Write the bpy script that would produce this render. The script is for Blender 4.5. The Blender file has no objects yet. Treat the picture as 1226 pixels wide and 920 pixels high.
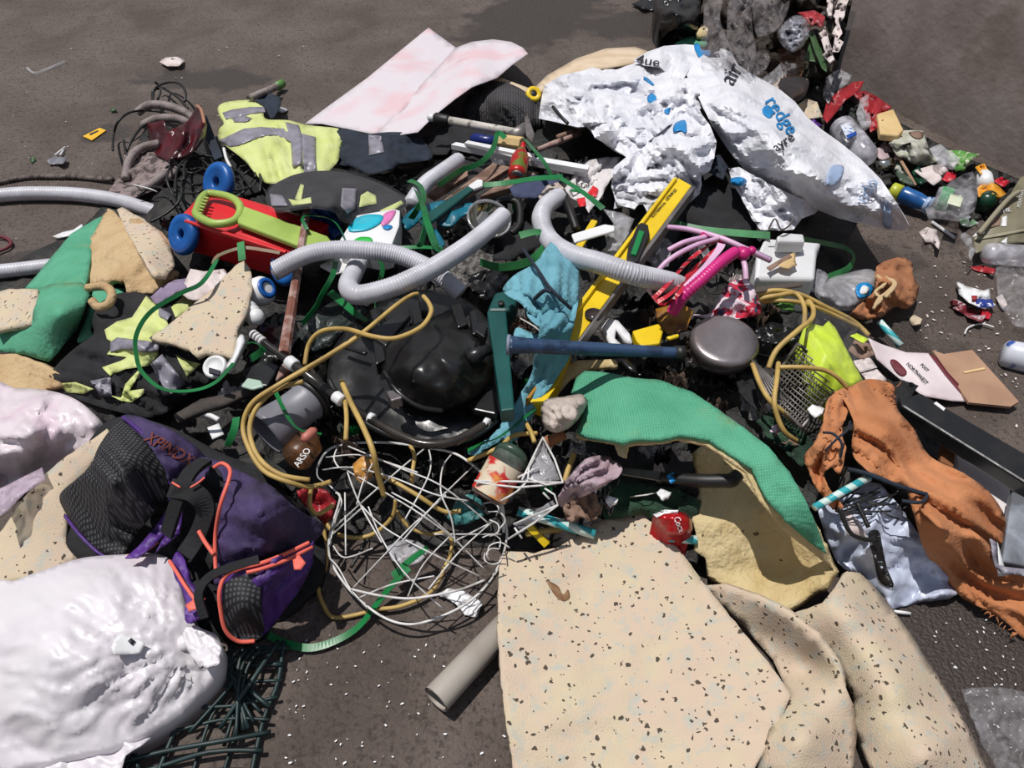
import bpy, bmesh, math, random
import numpy as np
from mathutils import Vector, Matrix
from mathutils.geometry import delaunay_2d_cdt

S = bpy.context.scene
COL = S.collection
# ------------------------------------------------------------------ camera
F = 926.0; CX = 613.0; CY = 460.0; PIT = math.radians(44.0); CAMZ = 1.55
cp, sp = math.cos(PIT), math.sin(PIT)
cam_d = bpy.data.cameras.new('camera'); cam = bpy.data.objects.new('camera', cam_d); COL.objects.link(cam)
cam_d.sensor_width = 36.0; cam_d.lens = 36.0 * F / 1226.0; cam_d.clip_start = 0.02
cam.location = (0, 0, CAMZ); cam.rotation_euler = (math.pi/2 - PIT, 0, 0)
S.camera = cam
# ------------------------------------------------------------------ sky, sun, exposure
w = bpy.data.worlds.new('sky'); S.world = w; w.use_nodes = True
wn = w.node_tree.nodes; wl = w.node_tree.links
bg = wn['Background']; bg.inputs[1].default_value = 0.40
tc = wn.new('ShaderNodeTexCoord'); sx = wn.new('ShaderNodeSeparateXYZ'); rp = wn.new('ShaderNodeValToRGB')
wl.new(tc.outputs['Generated'], sx.inputs[0]); wl.new(sx.outputs[2], rp.inputs[0]); wl.new(rp.outputs[0], bg.inputs[0])
rp.color_ramp.elements[0].color = (0.55, 0.52, 0.50, 1); rp.color_ramp.elements[1].color = (0.62, 0.74, 1.0, 1)
sd = bpy.data.lights.new('sun', 'SUN'); sd.energy = 4.1; sd.angle = math.radians(0.6); sd.color = (1.0, 0.965, 0.92)
sun = bpy.data.objects.new('sun', sd); COL.objects.link(sun)
SUN = Vector((-0.24, 0.05, 1.0)).normalized()
sun.rotation_euler = SUN.to_track_quat('Z', 'Y').to_euler(); sun.location = (0, 2, 6)
S.view_settings.view_transform = 'Standard'; S.view_settings.look = 'None'
S.view_settings.exposure = 0.0; S.view_settings.gamma = 1.0; S.view_settings.use_curve_mapping = False

# ------------------------------------------------------------------ maths
def PA(x, y, z):
    x = np.asarray(x, float); y = np.asarray(y, float); z = np.asarray(z, float)
    a = (x-CX)/F; b = (CY-y)/F
    dy = cp + b*sp; dz = -sp + b*cp
    t = (z - CAMZ)/dz
    return np.stack([a*t, dy*t, z + 0*t], -1)
def P(x, y, z): return Vector(PA(x, y, z).tolist())
def mpp(x, y, z):                       # metres that one pixel spans at this point
    b = (CY-y)/F
    return ((z-CAMZ)/(-sp+b*cp))/F
rng = np.random.RandomState(5)
_perm = rng.permutation(256); _perm = np.concatenate([_perm, _perm, _perm])
_g = rng.randn(256, 2); _g /= np.linalg.norm(_g, axis=1)[:, None]
def noise(x, y, seed=0):
    x = np.asarray(x, float) + seed*17.31 + 1000; y = np.asarray(y, float) + seed*9.17 + 1000
    xi = np.floor(x).astype(int); yi = np.floor(y).astype(int); xf = x-xi; yf = y-yi
    u = xf*xf*xf*(xf*(xf*6-15)+10); v = yf*yf*yf*(yf*(yf*6-15)+10)
    def g(ix, iy, fx, fy):
        h = _perm[(_perm[ix & 255] + iy) & 255]; return _g[h, 0]*fx + _g[h, 1]*fy
    a = g(xi, yi, xf, yf); b = g(xi+1, yi, xf-1, yf); c = g(xi, yi+1, xf, yf-1); d = g(xi+1, yi+1, xf-1, yf-1)
    return (a + u*(b-a) + v*((c + u*(d-c)) - (a + u*(b-a))))*1.5
def tri(x, y, seed=0):
    """random heights on a triangle lattice, flat in between: crumpled facets"""
    x = np.asarray(x, float)+500+seed*3.7; y = np.asarray(y, float)+500+seed*5.3
    s = (x+y)*0.3660254; i = np.floor(x+s).astype(int); j = np.floor(y+s).astype(int); u = x+s-i; v = y+s-j
    def h(a, b): return (_perm[(_perm[a & 255]+b+seed*7) & 255]/127.5)-1
    a, d = h(i, j), h(i+1, j+1); b, c = h(i+1, j), h(i, j+1)
    return np.where(u > v, a+(b-a)*u+(d-b)*v, a+(c-a)*v+(d-c)*u)
def seg_dist(px, py, poly):
    poly = np.asarray(poly, float); a = poly; b = np.roll(poly, -1, 0)
    d = np.full(px.shape, 1e9)
    for (ax, ay), (bx, by) in zip(a, b):
        dx, dy = bx-ax, by-ay; L = dx*dx+dy*dy+1e-9
        t = np.clip(((px-ax)*dx+(py-ay)*dy)/L, 0, 1)
        d = np.minimum(d, np.hypot(px-ax-t*dx, py-ay-t*dy))
    return d
def inside(px, py, poly):
    poly = np.asarray(poly, float); r = np.zeros(px.shape, bool); n = len(poly)
    for i in range(n):
        ax, ay = poly[i]; bx, by = poly[(i+1) % n]
        if ay == by: continue
        c = ((ay > py) != (by > py)) & (px < (bx-ax)*(py-ay)/(by-ay)+ax)
        r ^= c
    return r
HEAP = [(150,205),(180,150),(245,165),(330,150),(500,165),(570,135),(640,105),(700,85),(860,60),(960,105),(1020,175),(1040,235),(1015,290),(1020,330),(1035,400),
        (1080,480),(1150,560),(1226,620),(1226,700),(1100,700),(1000,690),(850,690),(700,665),(600,655),(480,655),(390,640),(330,690),(180,640),(60,600),(20,470),(0,420),(0,330),(100,270)]
def H(x, y):
    x = np.asarray(x, float); y = np.asarray(y, float)
    d = seg_dist(x, y, HEAP)*inside(x, y, HEAP)
    t = np.clip(d/90, 0, 1); t = t*t*(3-2*t)
    return 0.10*t
def crom(pts, n, closed=False):
    p = np.asarray(pts, float); m = len(p); out = []
    if m == 2: return np.array([p[0]+(p[1]-p[0])*k/n for k in range(n+1)])
    rngk = range(m if closed else m-1)
    for i in rngk:
        if closed: p0, p1, p2, p3 = p[i-1], p[i], p[(i+1) % m], p[(i+2) % m]
        else: p0, p1, p2, p3 = p[max(i-1, 0)], p[i], p[i+1], p[min(i+2, m-1)]
        for k in range(n):
            t = k/n
            out.append(0.5*((2*p1)+(-p0+p2)*t+(2*p0-5*p1+4*p2-p3)*t*t+(-p0+3*p1-3*p2+p3)*t**3))
    if not closed: out.append(p[-1])
    return np.array(out)
def tps(ctl):
    c = np.asarray(ctl, float); n = len(c)
    if n == 1: return lambda x, y: np.full(np.shape(x), c[0, 2])
    sc = 100.0; X = c[:, :2]/sc
    def U(r2): return 0.5*r2*np.log(r2+1e-9)
    K = U(((X[:, None]-X[None])**2).sum(-1)) + np.eye(n)*1e-3
    if n < 4:
        def f(x, y):
            x = np.asarray(x, float)/sc; y = np.asarray(y, float)/sc
            W = [1/((x-a)**2+(y-b)**2+0.02) for a, b in X]; s = sum(W)
            return sum(wi*z for wi, z in zip(W, c[:, 2]))/s
        return f
    Q = np.hstack([np.ones((n, 1)), X]); A = np.block([[K, Q], [Q.T, np.zeros((3, 3))]])
    A = A + np.eye(n+3)*1e-9
    s = np.linalg.lstsq(A, np.concatenate([c[:, 2], np.zeros(3)]), rcond=None)[0]
    lo, hi = c[:, 2].min(), c[:, 2].max(); m = 0.15*(hi-lo)
    def f(x, y):
        x = np.asarray(x, float)/sc; y = np.asarray(y, float)/sc
        r = s[n]+s[n+1]*x+s[n+2]*y
        for i in range(n): r = r + s[i]*U((x-X[i, 0])**2+(y-X[i, 1])**2)
        return np.clip(r, lo-m, hi+m)
    return f
def wr(kind, amp, sc, ang=0, seed=0, asp=5):
    """wrinkles as a height in metres over the sheet"""
    ca, sa = math.cos(math.radians(ang)), math.sin(math.radians(ang))
    def f(x, y):
        x = np.asarray(x, float); y = np.asarray(y, float)*1.3
        if kind == 'soft': return amp*noise(x/sc, y/sc, seed) + amp*.4*noise(x/sc*2.3, y/sc*2.3, seed+3)
        if kind == 'crumple':
            wx = x + sc*.35*noise(x/sc, y/sc, seed+8); wy = y + sc*.35*noise(x/sc, y/sc, seed+9)
            r = 0; a = 1.0; s = sc
            for o in range(4):
                r = r + a*(0.45-np.abs(noise(wx/s, wy/s, seed+o*2))*1.6); a *= .55; s /= 2.0
            return amp*r
        if kind == 'facet':
            wx = x + sc*.45*noise(x/sc*.8, y/sc*.8, seed+8); wy = y + sc*.45*noise(x/sc*.8, y/sc*.8, seed+9)
            return amp*(tri(wx/sc, wy/sc, seed)*.6 + tri(wx/sc*2.3, wy/sc*2.3, seed+3)*.26 + tri(wy/sc*4.9, wx/sc*4.9, seed+5)*.11)
        u = x*ca + y*sa; v = -x*sa + y*ca
        vv = v + sc*.8*noise(x/(sc*3), y/(sc*3), seed+4)
        if kind == 'folds': return amp*(0.5-np.abs(noise(u/(sc*asp), vv/sc, seed))*1.8) + amp*.35*(0.5-np.abs(noise(u/(sc*asp)*1.7, vv/sc*2.1, seed+5))*1.8)
        if kind == 'rib': return amp*np.sin(v/sc*2*math.pi)
    return f
# ------------------------------------------------------------------ materials
def lin(c): return tuple(((v/255)/12.92 if v/255 <= .04045 else ((v/255+.055)/1.055)**2.4) for v in c)
ALB = 0.80
def L4(c, k=ALB):
    r = lin(c); return (min(r[0]*k, .93), min(r[1]*k, .93), min(r[2]*k, .93), 1)
MC = {}
def M(name, col=(128,128,128), rough=.6, c2=None, sc=15, lo=.42, hi=.62, metal=0, bump=0, bsc=60, specks=None, spsc=60, sp_r=.12,
      c3=None, sc3=5, lo3=.55, hi3=.68, film=0, spec=.5, stripes=None, sss=0, dist=.4, grid=None, coat=0, crease=None):
    if name in MC: return MC[name]
    m = bpy.data.materials.new(name); m.use_nodes = True; N = m.node_tree.nodes; L = m.node_tree.links
    b = N['Principled BSDF']; out = N['Material Output']
    b.inputs['Roughness'].default_value = rough; b.inputs['Metallic'].default_value = metal
    b.inputs['Specular IOR Level'].default_value = spec
    if coat: b.inputs['Coat Weight'].default_value = coat
    t = N.new('ShaderNodeTexCoord'); V = t.outputs['Object']
    cur = None
    def rgb(c):
        n = N.new('ShaderNodeRGB'); n.outputs[0].default_value = L4(c); return n.outputs[0]
    def mix(f, a, c):
        n = N.new('ShaderNodeMix'); n.data_type = 'RGBA'; L.new(f, n.inputs[0]); L.new(a, n.inputs[6]); L.new(c, n.inputs[7]); return n.outputs[2]
    def mr(v, a, bb, c=0, d=1):
        n = N.new('ShaderNodeMapRange'); n.inputs[1].default_value = a; n.inputs[2].default_value = bb; n.inputs[3].default_value = c; n.inputs[4].default_value = d
        L.new(v, n.inputs[0]); return n.outputs[0]
    def nz(s, det=5, di=dist):
        n = N.new('ShaderNodeTexNoise'); n.inputs['Scale'].default_value = s; n.inputs['Detail'].default_value = det; n.inputs['Distortion'].default_value = di
        L.new(V, n.inputs['Vector']); return n.outputs['Fac']
    cur = rgb(col)
    if c2: cur = mix(mr(nz(sc), lo, hi), cur, rgb(c2))
    if c3: cur = mix(mr(nz(sc3), lo3, hi3), cur, rgb(c3))
    if stripes:
        wv = N.new('ShaderNodeTexWave'); wv.inputs['Scale'].default_value = stripes[1]; wv.bands_direction = stripes[3] if len(stripes) > 3 else 'X'
        wv.inputs['Distortion'].default_value = stripes[4] if len(stripes) > 4 else 0
        L.new(V, wv.inputs['Vector']); cur = mix(mr(wv.outputs['Fac'], stripes[2]-.04, stripes[2]+.04), cur, rgb(stripes[0]))
    gridv = None
    if grid:
        gs = []
        for axis in ('X', 'Y'):
            wv = N.new('ShaderNodeTexWave'); wv.inputs['Scale'].default_value = grid[1]; wv.bands_direction = axis; wv.inputs['Distortion'].default_value = .3
            L.new(V, wv.inputs['Vector']); gs.append(wv.outputs['Fac'])
        mm = N.new('ShaderNodeMath'); mm.operation = 'MINIMUM' if len(grid) < 4 else grid[3]; L.new(gs[0], mm.inputs[0]); L.new(gs[1], mm.inputs[1])
        gridv = mm.outputs[0]
        cur = mix(mr(gridv, grid[2]-.1, grid[2]+.1), cur, rgb(grid[0]))
    if specks:
        vo = N.new('ShaderNodeTexVoronoi'); vo.inputs['Scale'].default_value = spsc; vo.inputs['Randomness'].default_value = 1
        mp = N.new('ShaderNodeVectorMath'); mp.operation = 'ADD'
        nn = N.new('ShaderNodeTexNoise'); nn.inputs['Scale'].default_value = spsc*1.4; L.new(V, nn.inputs['Vector'])
        sc_ = N.new('ShaderNodeVectorMath'); sc_.operation = 'SCALE'; sc_.inputs['Scale'].default_value = 1.2/spsc; L.new(nn.outputs['Color'], sc_.inputs[0])
        L.new(V, mp.inputs[0]); L.new(sc_.outputs[0], mp.inputs[1]); L.new(mp.outputs[0], vo.inputs['Vector'])
        sep = N.new('ShaderNodeSeparateColor'); L.new(vo.outputs['Color'], sep.inputs[0])
        th = N.new('ShaderNodeMath'); th.operation = 'MULTIPLY'; th.inputs[1].default_value = sp_r; 
        pw = N.new('ShaderNodeMath'); pw.operation = 'POWER'; pw.inputs[1].default_value = 3.0; L.new(sep.outputs[0], pw.inputs[0]); L.new(pw.outputs[0], th.inputs[0])
        lt = N.new('ShaderNodeMath'); lt.operation = 'LESS_THAN'; L.new(vo.outputs['Distance'], lt.inputs[0]); L.new(th.outputs[0], lt.inputs[1])
        cur = mix(lt.outputs[0], cur, rgb(specks))
    L.new(cur, b.inputs['Base Color'])
    if bump:
        bn = N.new('ShaderNodeBump'); bn.inputs['Strength'].default_value = bump; bn.inputs['Distance'].default_value = 0.01
        hs = nz(bsc, 6, .2)
        if crease:
            vc = N.new('ShaderNodeTexVoronoi'); vc.feature = 'DISTANCE_TO_EDGE'; vc.inputs['Scale'].default_value = crease
            nw = N.new('ShaderNodeTexNoise'); nw.inputs['Scale'].default_value = crease*.6; L.new(V, nw.inputs['Vector'])
            av = N.new('ShaderNodeVectorMath'); av.operation = 'MULTIPLY_ADD'; av.inputs[1].default_value = (1.2/crease,)*3; L.new(nw.outputs['Color'], av.inputs[0]); L.new(V, av.inputs[2]); L.new(av.outputs[0], vc.inputs['Vector'])
            hm = N.new('ShaderNodeMath'); hm.operation = 'MULTIPLY_ADD'; hm.inputs[1].default_value = 1.5; L.new(vc.outputs['Distance'], hm.inputs[0]); L.new(hs, hm.inputs[2]); hs = hm.outputs[0]
        L.new(hs, bn.inputs['Height']); L.new(bn.outputs[0], b.inputs['Normal'])
    if film:
        tr = N.new('ShaderNodeBsdfTransparent'); ms = N.new('ShaderNodeMixShader')
        f = mr(nz(14, 4, 1.5), .4, .75, max(film*.45, .03), min(film*1.5, 1))
        L.new(f, ms.inputs[0]); L.new(tr.outputs[0], ms.inputs[1]); L.new(b.outputs[0], ms.inputs[2]); L.new(ms.outputs[0], out.inputs[0])
    MC[name] = m; return m
# ------------------------------------------------------------------ objects
WL = {}
def tag(o, L=None, C=None, G=None, K=None):
    if L: o['label'] = L
    if C: o['category'] = C
    if G: o['group'] = G
    if K: o['kind'] = K
    return o
def mk(name, V, Fc, mat, parent=None, smooth=True, L=None, C=None, G=None, K=None, thick=0, off=-1):
    V = np.asarray(V, float)
    if parent is not None: o0 = WL[parent.name]
    else: o0 = np.array([V[:, 0].mean(), V[:, 1].mean(), V[:, 2].min()])
    me = bpy.data.meshes.new(name); me.from_pydata((V-o0).tolist(), [], [tuple(int(i) for i in f) for f in Fc]); me.update()
    if smooth:
        for p in me.polygons: p.use_smooth = True
    me.materials.append(mat)
    o = bpy.data.objects.new(name, me); COL.objects.link(o)
    if parent is not None: o.parent = parent; WL[o.name] = o0
    else: o.location = o0.tolist(); WL[o.name] = o0
    if thick:
        md = o.modifiers.new('thickness', 'SOLIDIFY'); md.thickness = thick; md.offset = off
    return tag(o, L, C, G, K)
def thing(name, x, y, z, L, C, G=None):
    o = bpy.data.objects.new(name, None); COL.objects.link(o); o.empty_display_size = .05
    p = P(x, y, z); o.location = p; WL[o.name] = np.array(p); return tag(o, L, C, G)
def dens(out, rnd, res, rag=0, seed=0):
    p = crom(out, 6, True) if rnd else np.asarray(out, float)
    q = []
    n = len(p)
    for i in range(n):
        a, b = p[i], p[(i+1) % n]; d = np.hypot(*(b-a)); k = max(1, int(d/res))
        for j in range(k): q.append(a+(b-a)*j/k)
    q = np.array(q)
    keep = [0]
    for i in range(1, len(q)):
        if np.hypot(*(q[i]-q[keep[-1]])) > res*.45: keep.append(i)
    q = q[keep]
    if rag:
        s = np.arange(len(q)); q = q + rag*np.stack([noise(q[:, 0]/6, q[:, 1]/6, seed+2), noise(q[:, 0]/6, q[:, 1]/6, seed+7)], -1)
    return q
def sheet(name, out, mat, z=.02, parent=None, rel=True, res=7, thick=.003, wrk=(), dome=0, dw=30, rnd=False, rag=0, solid=False, base=None,
          smooth=True, seed=0, L=None, C=None, G=None, K=None, zf=None, edge=0, hole=None):
    q = dens(out, rnd, res, rag, seed)
    x0, y0 = q.min(0); x1, y1 = q.max(0)
    gx, gy = np.meshgrid(np.arange(x0, x1, res), np.arange(y0, y1, res*.87))
    gx = gx + (np.arange(gx.shape[0]) % 2)[:, None]*res/2
    gx = gx.ravel(); gy = gy.ravel()
    rs = np.random.RandomState(seed+11); gx = gx+rs.uniform(-.2, .2, gx.shape)*res; gy = gy+rs.uniform(-.2, .2, gy.shape)*res
    k = inside(gx, gy, q); gx, gy = gx[k], gy[k]; k = seg_dist(gx, gy, q) > res*.45; gx, gy = gx[k], gy[k]
    pts = [Vector(v) for v in q.tolist()] + [Vector((a, b)) for a, b in zip(gx, gy)]
    vs, _, fs, _, _, _ = delaunay_2d_cdt(pts, [], [list(range(len(q)))], 1, 1e-4)
    X = np.array([v.x for v in vs]); Y = np.array([v.y for v in vs])
    zc = (tps([(0, 0, z)]) if isinstance(z, (int, float)) else tps(z))
    def prof(x, y):
        d = seg_dist(np.asarray(x, float), np.asarray(y, float), q); t = np.clip(d/dw, 0, 1); return np.sqrt(np.maximum(0, 1-(1-t)**2))
    if zf is None:
        def zf(x, y):
            r = zc(x, y) + (H(x, y) if rel else 0)
            if dome: r = r + dome*prof(x, y)
            if edge:
                d = seg_dist(np.asarray(x, float), np.asarray(y, float), q); fall = np.clip(d/edge, 0, 1)
            else: fall = 1
            for w_ in wrk: r = r + w_(x, y)*fall
            return np.maximum(r, .004)
    Z = zf(X, Y); V = PA(X, Y, Z)
    Fc = [list(f) for f in fs if len(f) > 2]
    out_f = []
    for f in Fc:
        a, b, c = V[f[0]], V[f[1]], V[f[2]]; n = np.cross(b-a, c-a)
        if np.dot(n, np.array([0, 0, CAMZ])-a) < 0: f = f[::-1]
        out_f.append(f)
    if solid:
        n = len(V); B = V.copy()
        B[:, 2] = np.minimum(V[:, 2]-.002, (H(X, Y) if rel else 0) if base is None else base); B[:, 2] = np.maximum(B[:, 2], .001)
        cnt = {}
        for f in out_f:
            for i in range(len(f)): cnt[(f[i], f[(i+1) % len(f)])] = 1
        sk = [[b, a, a+n, b+n] for (a, b) in cnt if (b, a) not in cnt]
        V = np.vstack([V, B]); out_f = out_f + [[i+n for i in f[::-1]] for f in out_f] + sk
        thick = 0
    o = mk(name, V, out_f, mat, parent, smooth and 'printed_film' not in mat.name, L, C, G, K, thick)
    ZF[o.name] = zf
    return o
ZF = {}
def decal(parent, name, out, mat, off=.004, rnd=False, res=5, L=None, root=None, rag=0, thick=.0012):
    f = ZF[parent.name]
    return sheet(name, out, mat, parent=root or parent, res=res, thick=thick, rnd=rnd, L=L, rag=rag, zf=lambda x, y: f(x, y)+off)
def frames(p):
    T = np.gradient(p, axis=0); T /= np.linalg.norm(T, axis=1)[:, None]+1e-12
    n = np.cross(T[0], [0, 0, 1.0]); 
    if np.linalg.norm(n) < 1e-3: n = np.array([1.0, 0, 0])
    n /= np.linalg.norm(n); Ns = [n]
    for i in range(1, len(p)):
        n = Ns[-1]-T[i]*np.dot(Ns[-1], T[i]); n /= np.linalg.norm(n)+1e-12; Ns.append(n)
    Ns = np.array(Ns); return T, Ns, np.cross(T, Ns)
def path3(pts, rel, n, closed=False):
    W = []
    for p in pts:
        z = p[2] + (float(H(p[0], p[1])) if rel else 0); W.append(PA(p[0], p[1], z))
    return crom(np.array(W), n, closed)
def tube(name, pts, r, mat, parent=None, rel=True, seg=8, n=7, closed=False, rib=None, hollow=0, L=None, C=None, G=None, K=None, zall=None, taper=None):
    if zall is not None: pts = [(p[0], p[1], zall if len(p) < 3 else p[2]) for p in pts]
    rm = r*np.mean([mpp(p[0], p[1], p[2]) for p in pts])
    c = path3(pts, rel, n, closed)
    c[:, 2] = np.maximum(c[:, 2], rm+.001)
    if rib:
        d = np.concatenate([[0], np.cumsum(np.linalg.norm(np.diff(c, axis=0), axis=1))]); m = int(d[-1]/rib[0]*4)+4
        s = np.linspace(0, d[-1], m); c = np.stack([np.interp(s, d, c[:, i]) for i in range(3)], -1)
        R = rm*(1 + rib[1]*np.sin(np.arange(m)*math.pi/2))
    else: R = np.full(len(c), rm)
    if taper: R = R*np.interp(np.linspace(0, 1, len(R)), np.linspace(0, 1, len(taper)), taper)
    if closed: c = np.vstack([c]); 
    T, A, B = frames(c); V = []; Fc = []
    for i in range(len(c)):
        for k in range(seg):
            a = 2*math.pi*k/seg; V.append(c[i]+R[i]*(math.cos(a)*A[i]+math.sin(a)*B[i]))
    m = len(c)
    for i in range(m if closed else m-1):
        j = (i+1) % m
        for k in range(seg): Fc.append([i*seg+k, i*seg+(k+1) % seg, j*seg+(k+1) % seg, j*seg+k])
    if not closed and not hollow: Fc.append([k for k in range(seg)][::-1]); Fc.append([(m-1)*seg+k for k in range(seg)])
    return mk(name, V, Fc, mat, parent, True, L, C, G, K, thick=hollow)
def strap(name, pts, wpx, mat, parent=None, rel=True, n=8, twist=None, thick=.0015, L=None, C=None, G=None, closed=False, zall=None, wave=0):
    if zall is not None: pts = [(p[0], p[1], zall if len(p) < 3 else p[2]) for p in pts]
    wm = wpx*np.mean([mpp(p[0], p[1], p[2]) for p in pts])/2
    c = path3(pts, rel, n, closed); c[:, 2] = np.maximum(c[:, 2], .006)
    T = np.gradient(c, axis=0); T /= np.linalg.norm(T, axis=1)[:, None]+1e-12
    m = len(c); tw = np.interp(np.linspace(0, 1, m), np.linspace(0, 1, len(twist)), twist) if twist else np.zeros(m)
    V = []
    up = np.array([0, -.5, 1.0]); up /= np.linalg.norm(up)
    for i in range(m):
        s = np.cross(T[i], up); s /= np.linalg.norm(s)+1e-9; u = np.cross(s, T[i])
        a = math.radians(tw[i]); s2 = s*math.cos(a)+u*math.sin(a); u2 = np.cross(s2, T[i])
        for sx_, sy_ in ((-1, -1), (1, -1), (1, 1), (-1, 1)): V.append(c[i]+s2*wm*sx_+u2*thick*.5*sy_)
    Fc = []
    for i in range(m-1):
        for k in range(4): Fc.append([i*4+k, i*4+(k+1) % 4, i*4+4+(k+1) % 4, i*4+4+k])
    Fc += [[3, 2, 1, 0], [(m-1)*4+k for k in range(4)]]
    return mk(name, V, Fc, mat, parent, False, L, C, G)
def rod(name, p0, p1, prof, mat, parent=None, rel=True, seg=20, L=None, C=None, G=None, K=None, smooth=True, cap=True, thick=0, squash=1.0, dent=0, seed=0):
    """surface of revolution between two points; prof = [(t, radius in px)]"""
    def W(p): return np.array(PA(p[0], p[1], p[2]+(float(H(p[0], p[1])) if rel else 0)))
    a, b = W(p0), W(p1); ax = b-a; ln = np.linalg.norm(ax); ax /= ln
    n = np.cross(ax, [0, 0, 1.0]); 
    if np.linalg.norm(n) < 1e-3: n = np.array([1.0, 0, 0])
    n /= np.linalg.norm(n); bb = np.cross(ax, n)
    s = mpp((p0[0]+p1[0])/2, (p0[1]+p1[1])/2, a[2]); V = []; Fc = []
    for i, (t, r) in enumerate(prof):
        for k in range(seg):
            an = 2*math.pi*k/seg; rr = r*s
            if dent: rr *= 1+dent*float(noise(t*3+seed, k*3/seg, seed))
            V.append(a+ax*ln*t+rr*(math.cos(an)*n+math.sin(an)*bb*squash))
    m = len(prof)
    for i in range(m-1):
        for k in range(seg): Fc.append([i*seg+k, i*seg+(k+1) % seg, (i+1)*seg+(k+1) % seg, (i+1)*seg+k])
    if cap: Fc.append(list(range(seg))[::-1]); Fc.append([(m-1)*seg+k for k in range(seg)])
    return mk(name, V, Fc, mat, parent, smooth, L, C, G, K, thick)
def disc(name, c, axis, prof, mat, parent=None, rel=True, seg=32, L=None, C=None, G=None, smooth=True, thick=0, cap=True, close=False):
    """surface of revolution round an axis; prof = [(radius px, height px)]"""
    p = np.array(PA(c[0], c[1], c[2]+(float(H(c[0], c[1])) if rel else 0))); s = mpp(c[0], c[1], p[2])
    ax = np.array(axis, float); ax /= np.linalg.norm(ax); n = np.cross(ax, [0.3, 1.0, .1]); n /= np.linalg.norm(n); b = np.cross(ax, n); V = []; Fc = []
    for r, h in prof:
        for k in range(seg):
            an = 2*math.pi*k/seg; V.append(p+ax*h*s+r*s*(math.cos(an)*n+math.sin(an)*b))
    m = len(prof)
    for i in range(m if close else m-1):
        j = (i+1) % m
        for k in range(seg): Fc.append([i*seg+k, i*seg+(k+1) % seg, j*seg+(k+1) % seg, j*seg+k])
    if cap and not close: Fc.append(list(range(seg))[::-1]); Fc.append([(m-1)*seg+k for k in range(seg)])
    return mk(name, V, Fc, mat, parent, smooth, L, C, G, thick=thick)
def box8(name, top, zt, bot, zb, mat, parent=None, rel=True, bev=.004, L=None, C=None, G=None, K=None, segs=2):
    def W(p, z):
        z_ = p[2] if len(p) > 2 else z
        return PA(p[0], p[1], z_+(float(H(p[0], p[1])) if rel else 0))
    n = len(top)
    if bot is None:
        V = [W(p, zt) for p in top]; B = []
        for v in V: u = v.copy(); u[2] = max(zb + 0, .001) if zb >= 0 else v[2]+zb; B.append(u)
        V = V+B
    else: V = [W(p, zt) for p in top]+[W(p, zb) for p in bot]
    V = np.array(V)
    Fc = [list(range(n)), [n+i for i in range(n)][::-1]]+[[i, i+n, (i+1) % n+n, (i+1) % n] for i in range(n)]
    nrm = np.cross(V[1]-V[0], V[2]-V[0])
    if nrm[2] < 0: Fc = [f[::-1] for f in Fc]
    o = mk(name, V, Fc, mat, parent, False, L, C, G, K)
    if bev:
        md = o.modifiers.new('bevel', 'BEVEL'); md.width = bev; md.segments = segs; md.limit_method = 'ANGLE'
    return o
def letters(parent, txt, x, y, size, ang, mat, off=.004, sx=1.0, sy=.8, root=None, zf=None, name='lettering', bold=0, shear=0):
    cu = bpy.data.curves.new('t', 'FONT'); cu.body = txt; cu.size = 1; cu.align_x = 'CENTER'; cu.align_y = 'CENTER'; cu.resolution_u = 3; cu.offset = bold
    to = bpy.data.objects.new('t', cu); COL.objects.link(to); dg = bpy.context.evaluated_depsgraph_get(); dg.update()
    me = bpy.data.meshes.new_from_object(to.evaluated_get(dg)); bpy.data.objects.remove(to); bpy.data.curves.remove(cu)
    bm = bmesh.new(); bm.from_mesh(me); bmesh.ops.triangulate(bm, faces=bm.faces)
    lim = 4/size
    for _ in range(4):
        es = [e for e in bm.edges if e.calc_length() > lim]
        if not es: break
        bmesh.ops.subdivide_edges(bm, edges=es, cuts=1); bmesh.ops.triangulate(bm, faces=bm.faces)
    f = zf or ZF[parent.name]; a = math.radians(ang); ca, sa = math.cos(a), math.sin(a)
    v = np.array([q.co[:] for q in bm.verts]); u = (v[:, 0]+shear*v[:, 1])*size*sx; t = v[:, 1]*size
    X = x+u*ca+t*sa*1.0; Y = y+(u*sa-t*ca)*sy
    V = PA(X, Y, f(X, Y)+off); Fc = [[q.index for q in fc.verts] for fc in bm.faces]
    Fc2 = []
    for g in Fc:
        nn = np.cross(V[g[1]]-V[g[0]], V[g[2]]-V[g[0]]); Fc2.append(g if nn[2] > 0 else g[::-1])
    bm.free(); bpy.data.meshes.remove(me)
    return mk(name, V, Fc2, mat, root or parent, False, thick=.001)
def flat(z, rel=True): return (lambda x, y: z+(H(x, y) if rel else 0*np.asarray(x, float)))
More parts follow.
